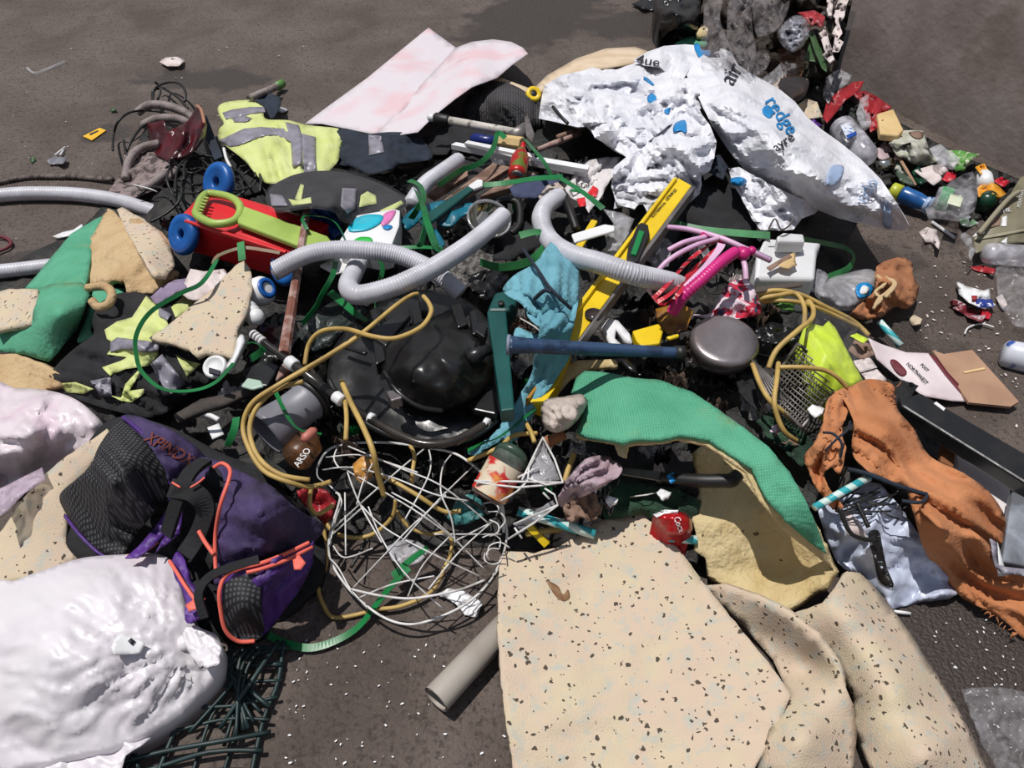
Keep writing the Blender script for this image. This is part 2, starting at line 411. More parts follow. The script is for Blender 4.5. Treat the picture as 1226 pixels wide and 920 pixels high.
# ================================================================== materials
m_ground = M('wet_concrete', (104,92,85), .8, (80,68,61), 3.0, .35, .65, c3=(58,47,42), sc3=85, lo3=.5, hi3=.72, bump=.8, bsc=120, specks=(190,182,176), spsc=55, sp_r=.11)
def add_stains(m, stains, dark):
    N = m.node_tree.nodes; L = m.node_tree.links; b = N['Principled BSDF']; src = b.inputs['Base Color'].links[0].from_socket
    t = N.new('ShaderNodeNewGeometry'); nz = N.new('ShaderNodeTexNoise'); nz.inputs['Scale'].default_value = 9; nz.inputs['Detail'].default_value = 5; L.new(t.outputs['Position'], nz.inputs['Vector'])
    tot = None
    for (x, y, rx, ry, rot) in stains:
        p = P(x, y, 0); mp = N.new('ShaderNodeMapping'); mp.vector_type = 'TEXTURE'; mp.inputs['Location'].default_value = (p.x, p.y, 0)
        mp.inputs['Rotation'].default_value = (0, 0, math.radians(rot)); mp.inputs['Scale'].default_value = (rx, ry, 1); L.new(t.outputs['Position'], mp.inputs[0])
        ln = N.new('ShaderNodeVectorMath'); ln.operation = 'LENGTH'; L.new(mp.outputs[0], ln.inputs[0])
        ad = N.new('ShaderNodeMath'); ad.operation = 'MULTIPLY_ADD'; ad.inputs[1].default_value = 1.6; L.new(nz.outputs['Fac'], ad.inputs[0]); L.new(ln.outputs['Value'], ad.inputs[2])
        mr = N.new('ShaderNodeMapRange'); mr.inputs[1].default_value = 1.9; mr.inputs[2].default_value = 1.6; L.new(ad.outputs[0], mr.inputs[0])
        if tot is None: tot = mr.outputs[0]
        else:
            mx = N.new('ShaderNodeMath'); mx.operation = 'MAXIMUM'; L.new(tot, mx.inputs[0]); L.new(mr.outputs[0], mx.inputs[1]); tot = mx.outputs[0]
    mm = N.new('ShaderNodeMix'); mm.data_type = 'RGBA'; L.new(tot, mm.inputs[0]); L.new(src, mm.inputs[6]); mm.inputs[7].default_value = L4(dark); L.new(mm.outputs[2], b.inputs['Base Color'])
    rr = N.new('ShaderNodeMapRange'); rr.inputs[3].default_value = .75; rr.inputs[4].default_value = .5; L.new(tot, rr.inputs[0]); L.new(rr.outputs[0], b.inputs['Roughness'])
add_stains(m_ground, [(640,20,.35,.6,-30),(780,30,.5,.25,0),(250,95,.3,.14,0),(1000,300,.3,.1,-20),(1050,420,.22,.3,0),(80,310,.35,.1,10),(1150,780,.3,.25,0),(130,160,.1,.1,0),(960,40,.6,.5,0)], (58,48,43))
m_wall = M('old_concrete_wall', (168,156,150), .85, (146,134,128), 5, .35, .65, c3=(122,104,92), sc3=2.2, lo3=.52, hi3=.72, bump=.25, bsc=30, specks=(90,78,70), spsc=30, sp_r=.10)
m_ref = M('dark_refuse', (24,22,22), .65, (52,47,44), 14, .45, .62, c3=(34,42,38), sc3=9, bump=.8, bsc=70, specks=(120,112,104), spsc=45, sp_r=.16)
m_blackp = M('black_plastic_film', (20,20,21), .3, (34,33,34), 8, bump=.4, bsc=30)
m_blackf = M('black_cloth', (22,22,25), .9, (34,34,38), 12, bump=.3, bsc=120)
m_blackh = M('glossy_black_plastic', (26,26,27), .33, (44,43,43), 10, .5, .75, bump=.15, bsc=25, spec=.6)
m_rub = M('black_rubber', (24,23,23), .5)
m_foam = M('carpet_underlay_foam', (212,196,166), .95, (212,190,168), 11, .35, .6, c3=(190,190,178), sc3=40, lo3=.52, hi3=.72, bump=.3, bsc=260, specks=(82,72,60), spsc=84, sp_r=.44)
m_foam2 = M('old_yellow_foam', (214,194,148), .95, (200,176,124), 9, .45, .65, bump=.8, bsc=70, specks=(112,88,58), spsc=40, sp_r=.22)
m_foam3 = M('tan_foam', (206,178,136), .95, (188,156,114), 8, .45, .65, bump=.9, bsc=55, specks=(110,80,54), spsc=50, sp_r=.2)
m_green = M('green_woven_backing', (84,166,132), .85, (64,150,114), 9, .4, .65, c3=(120,150,100), sc3=7, lo3=.56, hi3=.74, bump=.35, bsc=90, grid=((112,186,152), 60, .6))
m_film = M('white_printed_film', (240,240,246), .5, (222,223,232), 6, bump=.22, bsc=20, crease=11)
m_blue = M('blue_print', (28,140,208), .45)
m_ink = M('black_print', (40,42,50), .5)
m_wbag = M('white_bin_bag', (232,228,232), .38, (222,214,222), 3.5, .4, .65, c3=(236,196,196), sc3=3.2, lo3=.64, hi3=.74, bump=.22, bsc=12, crease=7)
m_pbag = M('pinkish_thin_bag', (228,216,222), .38, (218,190,206), 6, .45, .65, bump=.35, bsc=18, crease=12)
m_mat = M('white_mat_pink_marks', (220,212,218), .8, (224,194,200), 3.5, .46, .6, c3=(176,160,154), sc3=6, lo3=.66, hi3=.8, bump=.2, bsc=50)
m_yel = M('hi_vis_yellow', (214,222,150), .7, (206,216,132), 12, bump=.3, bsc=80)
m_neon = M('neon_yellow_film', (214,240,44), .4, (224,248,90), 10, bump=.15)
m_sil = M('silver_reflective_tape', (150,146,158), .4, (132,130,142), 20)
m_navy = M('navy_cloth', (30,42,58), .85, (22,30,44), 10, bump=.3, bsc=90)
m_red = M('red_toy_plastic', (226,40,48), .42, (206,34,42), 8, bump=.05)
m_lime = M('lime_toy_plastic', (170,196,96), .45, (156,182,88), 8)
m_wheel = M('blue_toy_plastic', (16,96,176), .4, (12,76,150), 8)
m_hose = M('translucent_hose', (206,206,214), .4, (190,188,196), 12, bump=.1)
m_hose2 = M('old_grey_hose', (150,138,136), .7, (118,106,102), 20, bump=.3)
m_strap = M('green_packing_strap', (26,122,64), .35, (20,98,50), 10)
m_strapd = M('green_film_strap', (60,140,80), .4, (40,110,60), 10)
m_cable = M('yellow_cable', (200,168,96), .55, (172,142,80), 14)
m_wire = M('white_coated_wire', (226,224,222), .5, (176,172,168), 30, .5, .7)
m_teal = M('teal_cloth', (116,176,192), .9, (98,158,174), 10, bump=.5, bsc=90)
m_dteal = M('dark_teal_plastic', (14,72,68), .4, (18,84,80), 8)
m_blued = M('worn_blue_tube', (44,70,104), .45, (28,48,78), 30, .45, .6, specks=(130,150,170), spsc=90, sp_r=.2)
m_lev = M('yellow_painted_metal', (240,206,34), .4, (228,190,28), 9)
m_alu = M('dull_grey_metal', (140,134,132), .45, (110,104,100), 10, metal=.5)
m_steel = M('brushed_steel', (178,168,168), .3, (110,102,102), 5, .4, .65, metal=.75, bump=.05)
m_chrome = M('chrome', (225,222,210), .12, (160,150,130), 10, metal=1)
m_white = M('white_plastic', (238,238,240), .45, (226,226,226), 8)
m_pipe = M('grey_pipe', (178,170,160), .5, (164,154,144), 7)
m_grey = M('grey_plastic', (132,132,140), .45, (118,116,124), 8)
m_purple = M('purple_nylon', (92,48,144), .55, (70,36,112), 10, bump=.4, bsc=30)
m_dpurp = M('dark_purple_fabric', (72,56,102), .8, (54,40,82), 7, .4, .6, bump=.35, bsc=60, c3=(48,40,60), sc3=3)
m_meshf = M('black_mesh_fabric', (16,16,18), .75, grid=((74,74,80), 36, .42), bump=.2)
m_coral = M('coral_zip_tape', (240,110,92), .6)
m_orange = M('orange_brown_cloth', (202,136,92), .95, (184,116,72), 7, .42, .62, bump=.35, bsc=140, c3=(150,88,48), sc3=4, lo3=.66, hi3=.8)
m_glove = M('brown_cloth', (184,124,84), .9, (160,104,70), 8, bump=.4)
m_lblue = M('pale_blue_poly_bag', (206,214,234), .35, (190,198,220), 6, bump=.4, bsc=25, crease=14)
m_paper = M('dirty_paper', (224,212,210), .8, (206,190,186), 10, bump=.2)
m_card = M('brown_cardboard', (178,142,116), .9, (164,128,104), 8)
m_maroon = M('maroon_print', (106,30,44), .7)
m_ply = M('weathered_wood', (150,122,106), .85, (104,78,64), 20, .4, .6, bump=.5, bsc=60)
m_rwood = M('stained_wood_stick', (178,150,142), .8, (126,78,64), 22, .42, .6, bump=.4)
m_clear = M('clear_film', (214,212,218), .15, film=.16, bump=.35, bsc=14)
m_bagf = M('clear_bag_film', (200,200,205), .12, film=.03, bump=.25, bsc=12)
m_rear = M('dusty_clear_film', (168,160,162), .2, film=.26, bump=.4, bsc=12)
m_clear2 = M('cloudy_clear_film', (228,226,232), .3, film=.42, bump=.4, bsc=14)
m_clearb = M('crumpled_clear_film', (225,224,230), .2, film=.36, bump=.5, bsc=22)
m_pink = M('hot_pink_plastic', (214,40,130), .4, (190,26,108), 8)
m_lpink = M('pale_pink_plastic', (226,184,216), .45, (214,168,206), 10)
m_redw = M('red_wrapper', (196,34,52), .35, (226,200,204), 18, .56, .62, bump=.3)
m_redf = M('red_film', (170,40,48), .4, (130,26,34), 8, bump=.4)
m_sock = M('grey_white_sock', (206,192,182), .95, (182,166,156), 12, bump=.5, bsc=100)
m_dred = M('burgundy_vinyl', (84,16,26), .28, (52,10,18), 7, bump=.2)
m_net = M('dark_green_netting', (20,48,50), .5, (14,36,36), 12)
m_mesh = M('charcoal_mesh', (50,48,50), .85, (30,29,31), 9, .45, .6, grid=((96,92,94), 30, .6, 'MINIMUM'), bump=.3)
m_beige = M('beige_sheet', (222,200,172), .8, (206,182,152), 6)
m_block = M('beige_foam_tray', (222,192,138), .8, (208,176,122), 8)
m_mauve = M('mauve_cloth', (190,168,178), .9, (160,132,142), 9, bump=.5, bsc=80, c3=(150,60,62), sc3=7, lo3=.58, hi3=.68)
m_taupe = M('taupe_cloth', (150,122,106), .9, (126,100,86), 9, bump=.5)
m_moss = M('dark_green_scourer', (44,78,56), .95, (28,50,38), 20, bump=.9, bsc=140, specks=(170,170,150), spsc=90, sp_r=.16)
m_tealt = M('teal_plastic', (14,110,134), .4, (20,92,110), 8)
m_straw = M('teal_striped_straw', (214,236,230), .45, stripes=((60,176,186), 12, .5, 'DIAGONAL'))
m_glass = M('bottle_glass', (160,170,160), .08, film=.35)
m_bottle = M('clear_bottle_plastic', (216,216,224), .15, film=.45, bump=.3, bsc=20)
m_lab = M('jar_label', (222,206,180), .5, (204,44,40), 22, .46, .52, c3=(230,150,60), sc3=30)
m_rust = M('rusty_yellow_metal', (170,120,30), .5, (110,66,20), 12)
m_olive = M('olive_printed_carton', (132,126,104), .6, (118,112,92), 6)
m_slate = M('dirty_pale_panel', (150,156,166), .6, (96,98,104), 9, .42, .6)
m_gcan = M('dark_green_can', (16,60,40), .3)
m_blueC = M('blue_can', (34,98,164), .3, (20,70,130), 10)
m_lteal = M('pale_teal_paper', (150,196,196), .6)
m_cyan = M('cyan_print', (40,190,214), .4); m_gprint = M('green_print', (60,200,80), .4); m_pprint = M('pink_print', (230,130,190), .4)
m_flower = M('red_floral_cloth', (226,206,216), .8, (196,24,60), 26, .5, .54, c3=(60,80,110), sc3=30, lo3=.6, hi3=.64, bump=.4)
m_greycl = M('grey_synthetic_hair', (120,116,112), .7, (62,60,58), 60, .45, .55, bump=.9, bsc=120)
m_orangep = M('orange_packaging', (226,150,34), .4, (236,176,70), 12)
m_gpack = M('green_printed_pouch', (88,150,66), .5, (200,206,178), 22, .5, .56)
m_denim = M('slate_blue_cloth', (66,74,106), .9, (54,60,88), 8)
m_purplec = M('dull_purple_cloth', (150,134,160), .9, (120,104,128), 9)
m_brownb = M('amber_plastic', (126,84,52), .35, film=.6)
m_leaf = M('dark_green_leaf', (50,84,44), .5, (70,96,60), 10)
# ================================================================== setting
e = 14.0
mk('floor', [(-9,-3,0),(9,-3,0),(9,e,0),(-9,e,0),(-9,-3,-.1),(9,-3,-.1),(9,e,-.1),(-9,e,-.1)], [[0,1,2,3],[7,6,5,4],[0,4,5,1],[1,5,6,2],[2,6,7,3],[3,7,4,0]], m_ground, smooth=False, K='structure')
wa = PA(1001,97,0); wb = PA(1226,214,0); d = wb-wa; d /= np.linalg.norm(d); nn = np.array([-d[1], d[0], 0])
if nn[0] < 0: nn = -nn
a, b = wa, wb+d*3.2; Hh = 0.95
mk('wall_right', [a, b, b+nn*.25, a+nn*.25, a+[0,0,Hh], b+[0,0,Hh], b+nn*.25+[0,0,Hh], a+nn*.25+[0,0,Hh]], [[0,1,5,4],[1,2,6,5],[2,3,7,6],[3,0,4,7],[4,5,6,7],[3,2,1,0]], m_wall, smooth=False, K='structure')
# compacted dark refuse under everything
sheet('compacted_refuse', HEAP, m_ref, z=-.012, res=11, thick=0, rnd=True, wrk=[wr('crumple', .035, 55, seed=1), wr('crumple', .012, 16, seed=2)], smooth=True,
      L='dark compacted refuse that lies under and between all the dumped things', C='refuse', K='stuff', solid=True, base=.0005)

# ================================================================== foam pieces (front)
def fsheet(name, out, mt, z, L, th=.014, **k): return sheet(name, out, mt, z=z, thick=th, L=L, C=k.pop('C', 'foam'), **k)
# roll at right front
fo = fsheet('foam_underlay_sheet', [(930,742),(985,722),(1014,684),(1030,686),(1056,712),(1090,758),(1130,820),(1160,872),(1190,940),(1050,940),(1032,900),(1018,860),(1022,838),(1012,815),(990,780),(960,758)], m_foam,
       [(930,742,.05),(1014,684,.10),(1056,712,.03),(1130,820,.03),(1190,940,.02),(1050,940,.05),(1020,850,.05),(990,780,.07),(1020,740,.14),(1070,820,.15),(1110,900,.14)],
       'long speckled cream foam strip curving down at the front right corner', rnd=False, res=9, rel=False, rag=1, wrk=[wr('soft', .012, 70, seed=4)])
fo2 = fsheet('foam_underlay_sheet', [(838,702),(865,700),(905,715),(942,735),(975,762),(1000,795),(1022,845),(1026,880),(1022,925),(900,940),(925,860),(945,832),(925,790),(890,750)], m_foam,
       [(838,702,.04),(905,715,.12),(975,762,.17),(1010,810,.14),(1026,880,.06),(1015,925,.06),(960,835,.10),(945,790,.045),(925,770,.03),(965,800,.06),(910,930,.06),(960,890,.15),(900,745,.06)],
       'folded speckled cream foam with a deep crease between two larger foam sheets', res=8, rel=False, wrk=[wr('soft', .006, 50, seed=6)])
fo3 = fsheet('foam_underlay_sheet', [(597,668),(606,660),(640,662),(668,655),(700,637),(722,622),(742,620),(757,611),(775,612),(800,640),(842,697),(880,745),(925,800),(948,832),(936,860),(900,925),(896,945),(618,945),(604,850),(596,760)], m_foam,
       [(597,668,.08),(757,611,.10),(842,697,.09),(948,832,.12),(898,940,.08),(618,940,.05),(596,760,.09),(720,760,.07),(780,860,.06),(660,690,.07),(690,720,.055)],
       'largest speckled cream foam underlay sheet lying flat at the bottom centre', res=8, rel=False, rag=1.3, wrk=[wr('soft', .010, 110, seed=7), wr('soft', .003, 30, seed=8)])
m_tear = M('torn_brown_stain', (120,84,58), .9, (160,126,92), 30)
decal(fo3, 'torn_gouge', [(655,696),(668,702),(674,712),(680,706),(682,716),(674,720),(664,712)], m_tear, off=.002, rnd=True, res=3, L='brown torn gouge in the foam')
# left foams
sheet('foam_underlay_sheet', [(-10,640),(0,638),(40,580),(75,550),(128,514),(134,520),(110,560),(80,610),(78,650),(95,668),(60,690),(0,700),(-10,700)], m_foam,
      z=[(0,640,.05),(128,514,.12),(90,665,.03),(0,700,.03),(50,600,.10)], thick=.02, L='cream speckled foam slab wedged between the pink bag and the purple backpack', C='foam', rag=1.2)
sheet('foam_underlay_offcut', [(-10,424),(20,424),(50,436),(80,452),(72,462),(55,466),(55,476),(-10,480)], m_foam3, z=[(0,424,.07),(80,452,.05),(0,475,.04),(40,470,.05)], thick=.03,
      L='thick tan foam offcut at the left edge above the pinkish bag', C='foam', rag=1.5, res=5)
sheet('green_backed_foam', [(30,345),(60,310),(85,280),(115,262),(125,258),(112,290),(104,330),(95,360),(60,350)], m_green, z=[(30,345,.04),(115,262,.04),(104,330,.09),(85,290,.09)], thick=.012,
      L='green woven backing of torn foam piece behind, beside the tan crumbly foam', C='foam', res=6, rag=.6)
tf = sheet('torn_foam_piece', [(122,262),(130,249),(145,262),(168,262),(190,275),(204,290),(210,312),(200,322),(216,325),(198,340),(185,352),(168,352),(150,348),(148,335),(128,336),(108,340),(95,336),(104,310),(108,285)], m_foam3,
      z=[(122,262,.06),(130,249,.05),(204,290,.08),(215,325,.08),(170,352,.08),(98,336,.05),(150,300,.13)], thick=.02, L='tan crumbly torn foam piece left of the red toy wagon', C='foam', res=5, rag=2, wrk=[wr('soft', .012, 30, seed=3), wr('soft', .005, 9, seed=5)])
sheet('foam_flap', [(140,250),(146,248),(172,262),(192,278),(204,296),(210,318),(200,330),(185,330),(165,300),(150,275)], m_foam, z=[(140,250,.07),(192,278,.09),(210,318,.11),(165,300,.15)], thick=.012, parent=tf, res=5, rag=1, L='paler flap of foam')
tube('foam_curl', [(105,345,.12),(125,343,.13),(134,352,.13),(130,364,.12),(118,368,.11),(110,360,.12)], 5, m_foam3, parent=tf, L='curled strip of foam')
gf = sheet('green_backed_foam', [(46,346),(60,340),(98,338),(108,350),(102,370),(92,395),(75,415),(58,434),(30,425),(-10,420),(-10,395),(38,388),(40,360)], m_green,
      z=[(46,346,.08),(98,338,.10),(108,350,.10),(90,400,.05),(58,434,.03),(0,420,.05),(0,395,.09),(70,375,.17)], thick=.012, L='bright green woven foam backing bulging at the left edge', C='foam', res=6, wrk=[wr('soft', .008, 40, seed=9)], rel=True)
sheet('foam_underside', [(-10,352),(10,346),(45,346),(40,372),(36,388),(-10,396)], m_foam, z=[(0,350,.10),(45,346,.11),(36,388,.13),(0,395,.12)], thick=.015, parent=gf, res=5, rag=1, L='cream speckled foam underside')
sheet('green_backed_foam', [(112,345),(150,345),(148,352),(112,372),(108,395),(115,405),(92,408),(104,378)], m_green, z=.045, thick=.01, L='small green backing strip right of the bulging green foam', C='foam', res=6)
sheet('foam_triangle', [(178,405),(200,390),(225,370),(255,345),(285,315),(292,312),(300,322),(302,345),(295,375),(284,395),(280,430),(268,425),(245,422),(235,428),(225,418),(208,412)], m_foam,
      z=[(178,405,.17),(292,312,.20),(302,345,.20),(280,430,.17),(235,428,.17),(250,380,.20)], thick=.015, L='triangular speckled cream foam scrap lying on the hi-vis jacket', C='foam', res=5, rag=1.2)

# ================================================================== green foam mat (centre right)
inn = sheet('green_backed_foam', [(832,540),(850,530),(880,528),(905,540),(930,560),(955,600),(975,640),(990,668),(998,682),(985,700),(960,718),(936,733),(905,722),(870,700),(850,690),(845,668),(832,660),(834,640),(830,620),(838,590)], m_foam2,
      z=[(832,540,.10),(880,528,.12),(930,560,.12),(975,640,.12),(998,682,.14),(936,733,.07),(850,690,.06),(832,655,.07),(838,590,.04),(890,620,.035),(925,680,.05),(870,660,.06)], thick=.018, res=6, rag=1.5, wrk=[wr('soft', .008, 40, seed=12)],
      L='green woven foam mat arching over the heap, crumbly yellow foam inside', C='foam')
ZFIN = ZF[inn.name]
gtop = sheet('woven_backing', [(684,470),(690,452),(700,444),(720,445),(755,452),(790,455),(830,470),(860,490),(890,512),(920,535),(945,565),(965,600),(980,635),(990,664),(972,652),(940,625),(915,592),(900,560),(878,545),(850,526),(815,520),(790,526),(760,526),(745,530),(738,528),(715,524),(700,522),(690,518),(696,500),(704,480)], m_green,
      z=[(684,470,.16),(700,444,.18),(790,455,.22),(860,490,.24),(920,535,.25),(965,600,.22),(990,664,.17),(940,625,.20),(900,560,.24),(850,526,.25),(760,526,.24),(692,518,.18),(760,490,.25)], parent=inn, thick=.012, res=6, rag=.6, wrk=[wr('soft', .01, 60, seed=13)], L='green woven backing')
sheet('foam_edge', [(690,514),(715,521),(738,525),(746,530),(760,523),(790,523),(815,517),(850,522),(878,541),(900,556),(915,588),(940,621),(972,648),(990,661),(998,682),(990,676),(970,660),(935,634),(908,598),(893,566),(870,550),(845,533),(812,526),(790,531),(762,532),(750,534),(748,548),(740,546),(735,532),(715,529),(690,524)], m_foam2,
      z=[(690,519,.165),(790,527,.225),(850,529,.235),(900,562,.225),(940,627,.185),(990,668,.155),(745,545,.18)], parent=inn, thick=.014, res=4, rag=1, L='crumbly yellow foam edge')
sheet('foam_backing_strip', [(655,500),(668,470),(682,452),(705,440),(740,438),(738,430),(690,432),(665,440),(650,480)], m_foam2, z=[(655,500,.06),(700,436,.13),(740,434,.13)], thick=.012, res=5, rag=1, parent=inn, L='pale foam strip curving behind the green backing')
# ================================================================== white bags (left)
zb = [(-10,700,.12),(100,672,.16),(190,668,.15),(225,710,.15),(262,770,.10),(230,830,.08),(150,880,.08),(60,910,.08),(-10,900,.08),(90,790,.20),(40,760,.22),(170,760,.19),(100,720,.21),(80,850,.15)]
def radial(cx, cy, amp, n, seed):
    def f(x, y):
        x = np.asarray(x, float)-cx; y = (np.asarray(y, float)-cy)*1.2; r = np.hypot(x, y)+1; th = np.arctan2(y, x)
        return amp*np.exp(-r/110)*np.minimum(r/45, 1)**2*(0.5-np.abs(noise(th*n+noise(x/60, y/60, seed)*1.2, r/160, seed))*1.8)
    return f
wb_ = sheet('refuse_bag', [(-10,715),(20,695),(60,680),(100,668),(150,664),(185,663),(205,672),(215,695),(222,735),(240,752),(258,760),(264,775),(262,800),(245,825),(215,850),(180,875),(140,895),(90,905),(40,915),(-10,905)], m_wbag,
      z=zb, rel=False, res=5, rnd=True, solid=True, base=.001, wrk=[radial(222,770,.02,7,3), radial(222,770,.008,15,5), wr('soft', .01, 90, seed=21), wr('facet', .012, 45, seed=5)], edge=20,
      L='bulging knotted white refuse bag in the bottom left corner', C='bag')
_zw = ZF[wb_.name]; _q = [(x, y, float(np.max([_zw(np.array(x+dx), np.array(y+dy)) for dx in (-6, 0, 6) for dy in (-6, 0, 6)]))+.006) for x, y in ((135,777),(148,758),(174,770),(168,783))]
sheet('label_card', [(133,775),(140,762),(148,758),(162,765),(174,770),(168,783),(150,784),(136,784)], m_white, z=_q, rel=False, parent=wb_, res=4, thick=.001, L='white card label')
sheet('label_square', [(153,768),(157,764),(162,768),(158,773)], m_ink, z=[(a, b, c+.003) for a, b, c in _q], rel=False, parent=wb_, res=3, thick=.001, L='small black square'); 
sheet('bag_tail', [(222,752),(240,757),(262,772),(262,795),(240,800),(228,785),(222,772)], m_wbag, z=.17, parent=wb_, rel=False, res=4, wrk=[wr('folds', .012, 9, 60, seed=7)], rnd=True, L='gathered tail below the knot')
disc('knot', (222,770,float(ZF[wb_.name](np.array(222.),np.array(770.)))+.004), (0.3,-.3,1), [(3,-4),(9,-2),(10,2),(6,6),(1,7)], m_wbag, parent=wb_, rel=False)
sheet('bag_hem', [(40,925),(45,910),(90,900),(140,890),(185,872),(180,885),(150,905),(140,940),(40,940)], m_wbag, z=.06, rel=False, parent=wb_, res=5, wrk=[wr('facet', .02, 24)], L='loose hem of the bag spread on the ground')
sheet('refuse_bag', [(-10,470),(20,465),(60,468),(90,478),(112,495),(124,512),(108,530),(85,548),(50,560),(35,580),(0,600),(-10,620)], m_pbag, z=[(0,470,.14),(60,468,.12),(124,512,.07),(50,562,.04),(0,600,.03),(40,515,.22)], res=5, rnd=True, solid=True,
      wrk=[wr('facet', .045, 40, seed=4), wr('facet', .012, 14, seed=6)], edge=15, L='thin pinkish-white refuse bag bulging at the left edge', C='bag')
sheet('thin_bag', [(-10,590),(20,575),(50,560),(55,575),(30,590),(10,610),(-10,625)], M('lilac_film', (216,196,214), .35, film=.8, bump=.4), z=.14, res=5, wrk=[wr('soft', .01, 20)], L='lilac translucent bag scrap under the pinkish bag', C='bag')

# ================================================================== netting lower left
nt = thing('fence_netting', 260, 850, 0, 'heap of dark green plastic netting under the white refuse bag', 'netting')
random.seed(3)
def wob(pts, a): return [(x+random.uniform(-a, a), y+random.uniform(-a, a), max(.004, z+random.uniform(-.006, .012))) for x, y, z in pts]
fam = []
for k in range(9):   # strands falling down-left
    x = 342-k*26; fam.append([(x, 768+k*4, .02), (x-10-k*3, 815, .02), (x-22-k*8, 860, .015), (x-40-k*13, 930, .01)])
for k in range(8):
    y = 775+k*21; fam.append([(345-k*5, y, .02), (290-k*6, y+4, .025), (235-k*8, y+16, .02), (180-k*14, y+40, .015)])
for k in range(9): fam.append([(250+k*9, 768+k*2, .035), (285+k*4-20, 800, .03), (320-k*6, 850+k*5, .02)])
for k in range(8): fam.append([(330-k*22, 772+k*10, .03), (300-k*30, 812+k*10, .035), (262-k*34, 870+k*7, .02)])
for f_ in fam: tube('strand', wob(f_, 5), 2.3 if random.random() < .5 else 3.2, m_net, parent=nt, rel=False, seg=5, n=4)
for k in range(7): tube('strand', wob([(-10+k*28, 900, .02), (10+k*26, 925, .02)], 5), 3, m_net, parent=nt, rel=False, seg=5, n=3)

# ================================================================== backpack
bp = thing('backpack', 230, 640, 0, 'purple and black backpack with coral zip trim lying beside the white bag', 'backpack')
sheet('back_panel', [(105,530),(140,500),(200,510),(270,545),(330,570),(385,640),(380,700),(330,745),(300,770),(250,760),(200,680),(100,668),(75,640),(72,590)], m_blackf, z=[(140,505,.10),(75,600,.05),(385,640,.05),(290,770,.01),(230,620,.12)], parent=bp, solid=True, base=.001, rnd=True, res=8, wrk=[wr('folds', .02, 30, 40)])
sheet('top_pocket', [(148,497),(170,500),(205,515),(235,535),(250,555),(245,575),(228,580),(205,578),(196,560),(176,530),(152,508)], m_dpurp, z=[(148,497,.20),(235,535,.19),(228,580,.18),(190,535,.25)], parent=bp, rnd=True, res=5, wrk=[wr('soft', .01, 25)], L='dark purple lid with stitched lettering')
msh = sheet('mesh_pocket', [(146,503),(165,518),(185,540),(198,560),(202,580),(195,600),(180,620),(160,645),(145,665),(125,665),(98,640),(76,610),(72,592),(90,575),(108,558),(118,535),(132,515)], m_meshf, z=[(146,503,.20),(198,560,.20),(195,600,.18),(145,665,.10),(76,600,.12),(135,580,.29)], parent=bp, rnd=True, res=5, wrk=[wr('folds', .018, 30, 60, seed=2)], L='black mesh side pocket')
tube('piping', [(147,500,.215),(165,514,.23),(185,536,.23),(198,556,.22),(205,580,.20)], 2.2, m_purple, parent=bp)
tube('piping', [(78,618,.115),(95,640,.12),(115,660,.11),(128,668,.10)], 2, m_purple, parent=bp)
sheet('side_panel', [(200,600),(210,575),(216,590),(200,610),(185,632),(165,655),(150,668),(165,668),(188,650),(200,635),(186,662),(215,640),(220,590)], m_purple, z=.19, parent=bp, res=5, wrk=[wr('folds', .02, 14, 50)])
body = sheet('main_compartment', [(238,548),(262,552),(300,570),(325,582),(345,600),(360,612),(386,628),(385,640),(372,652),(345,660),(300,678),(275,690),(258,702),(256,680),(258,640),(262,600),(268,580),(262,562)], m_dpurp,
      z=[(238,548,.18),(300,570,.18),(386,632,.14),(345,660,.18),(258,702,.17),(262,600,.22),(310,620,.27)], parent=bp, rnd=True, res=5, wrk=[wr('soft', .02, 40, seed=5), wr('crumple', .010, 26, seed=7)], L='dark purple faded main compartment')
tube('zip', [(256,560,.24),(266,555,.25),(275,562,.25),(274,575,.25),(264,605,.25),(258,640,.24),(258,675,.22),(260,692,.21)], 2.3, m_coral, parent=bp, L='coral zip edge')
sheet('front_pocket', [(262,690),(285,680),(330,668),(368,654),(376,650),(372,680),(360,705),(345,725),(330,745),(310,765),(285,770),(268,755),(262,725)], m_purple, z=[(262,690,.19),(372,655,.16),(345,725,.08),(300,768,.05),(265,740,.10),(320,705,.20)], parent=bp, rnd=True, res=5, wrk=[wr('folds', .022, 22, 120, seed=4)], L='bright purple front pocket')
sheet('mesh_panel', [(270,698),(288,690),(308,686),(312,700),(314,735),(316,755),(308,766),(285,768),(272,757),(267,735),(266,712)], m_meshf, z=[(270,698,.225),(310,690,.22),(314,755,.12),(270,750,.13),(292,725,.21)], parent=bp, rnd=True, res=4)
tube('zip', [(370,650,.215),(345,662,.22),(315,674,.235),(288,681,.24),(270,690,.235),(263,708,.22),(264,730,.19),(270,755,.15),(285,768,.12),(305,768,.11)], 2.6, m_coral, parent=bp, L='coral zip edge')
tube('zip', [(374,655,.205),(345,670,.22),(318,680,.235),(295,686,.24)], 2.4, m_coral, parent=bp, L='coral zip edge')
sheet('zip_pull', [(350,668),(358,664),(366,674),(360,682),(352,682)], m_coral, z=.22, parent=bp, res=4)
sheet('side_pocket', [(205,675),(215,660),(228,690),(238,715),(245,728),(238,742),(222,745),(222,720),(212,695)], m_purple, z=.17, parent=bp, rnd=True, res=5, wrk=[wr('folds', .02, 12, 70)])
tube('zip', [(203,672,.19),(212,686,.19),(222,702,.19),(236,722,.19)], 2.3, m_coral, parent=bp, L='coral zip edge')
tube('zip', [(238,636,.24),(246,650,.24),(256,664,.235)], 2.6, m_coral, parent=bp, L='coral zip edge')
tube('zip', [(150,668,.15),(165,664,.16),(178,656,.17),(188,648,.17)], 3, m_coral, parent=bp, L='coral zip edge')
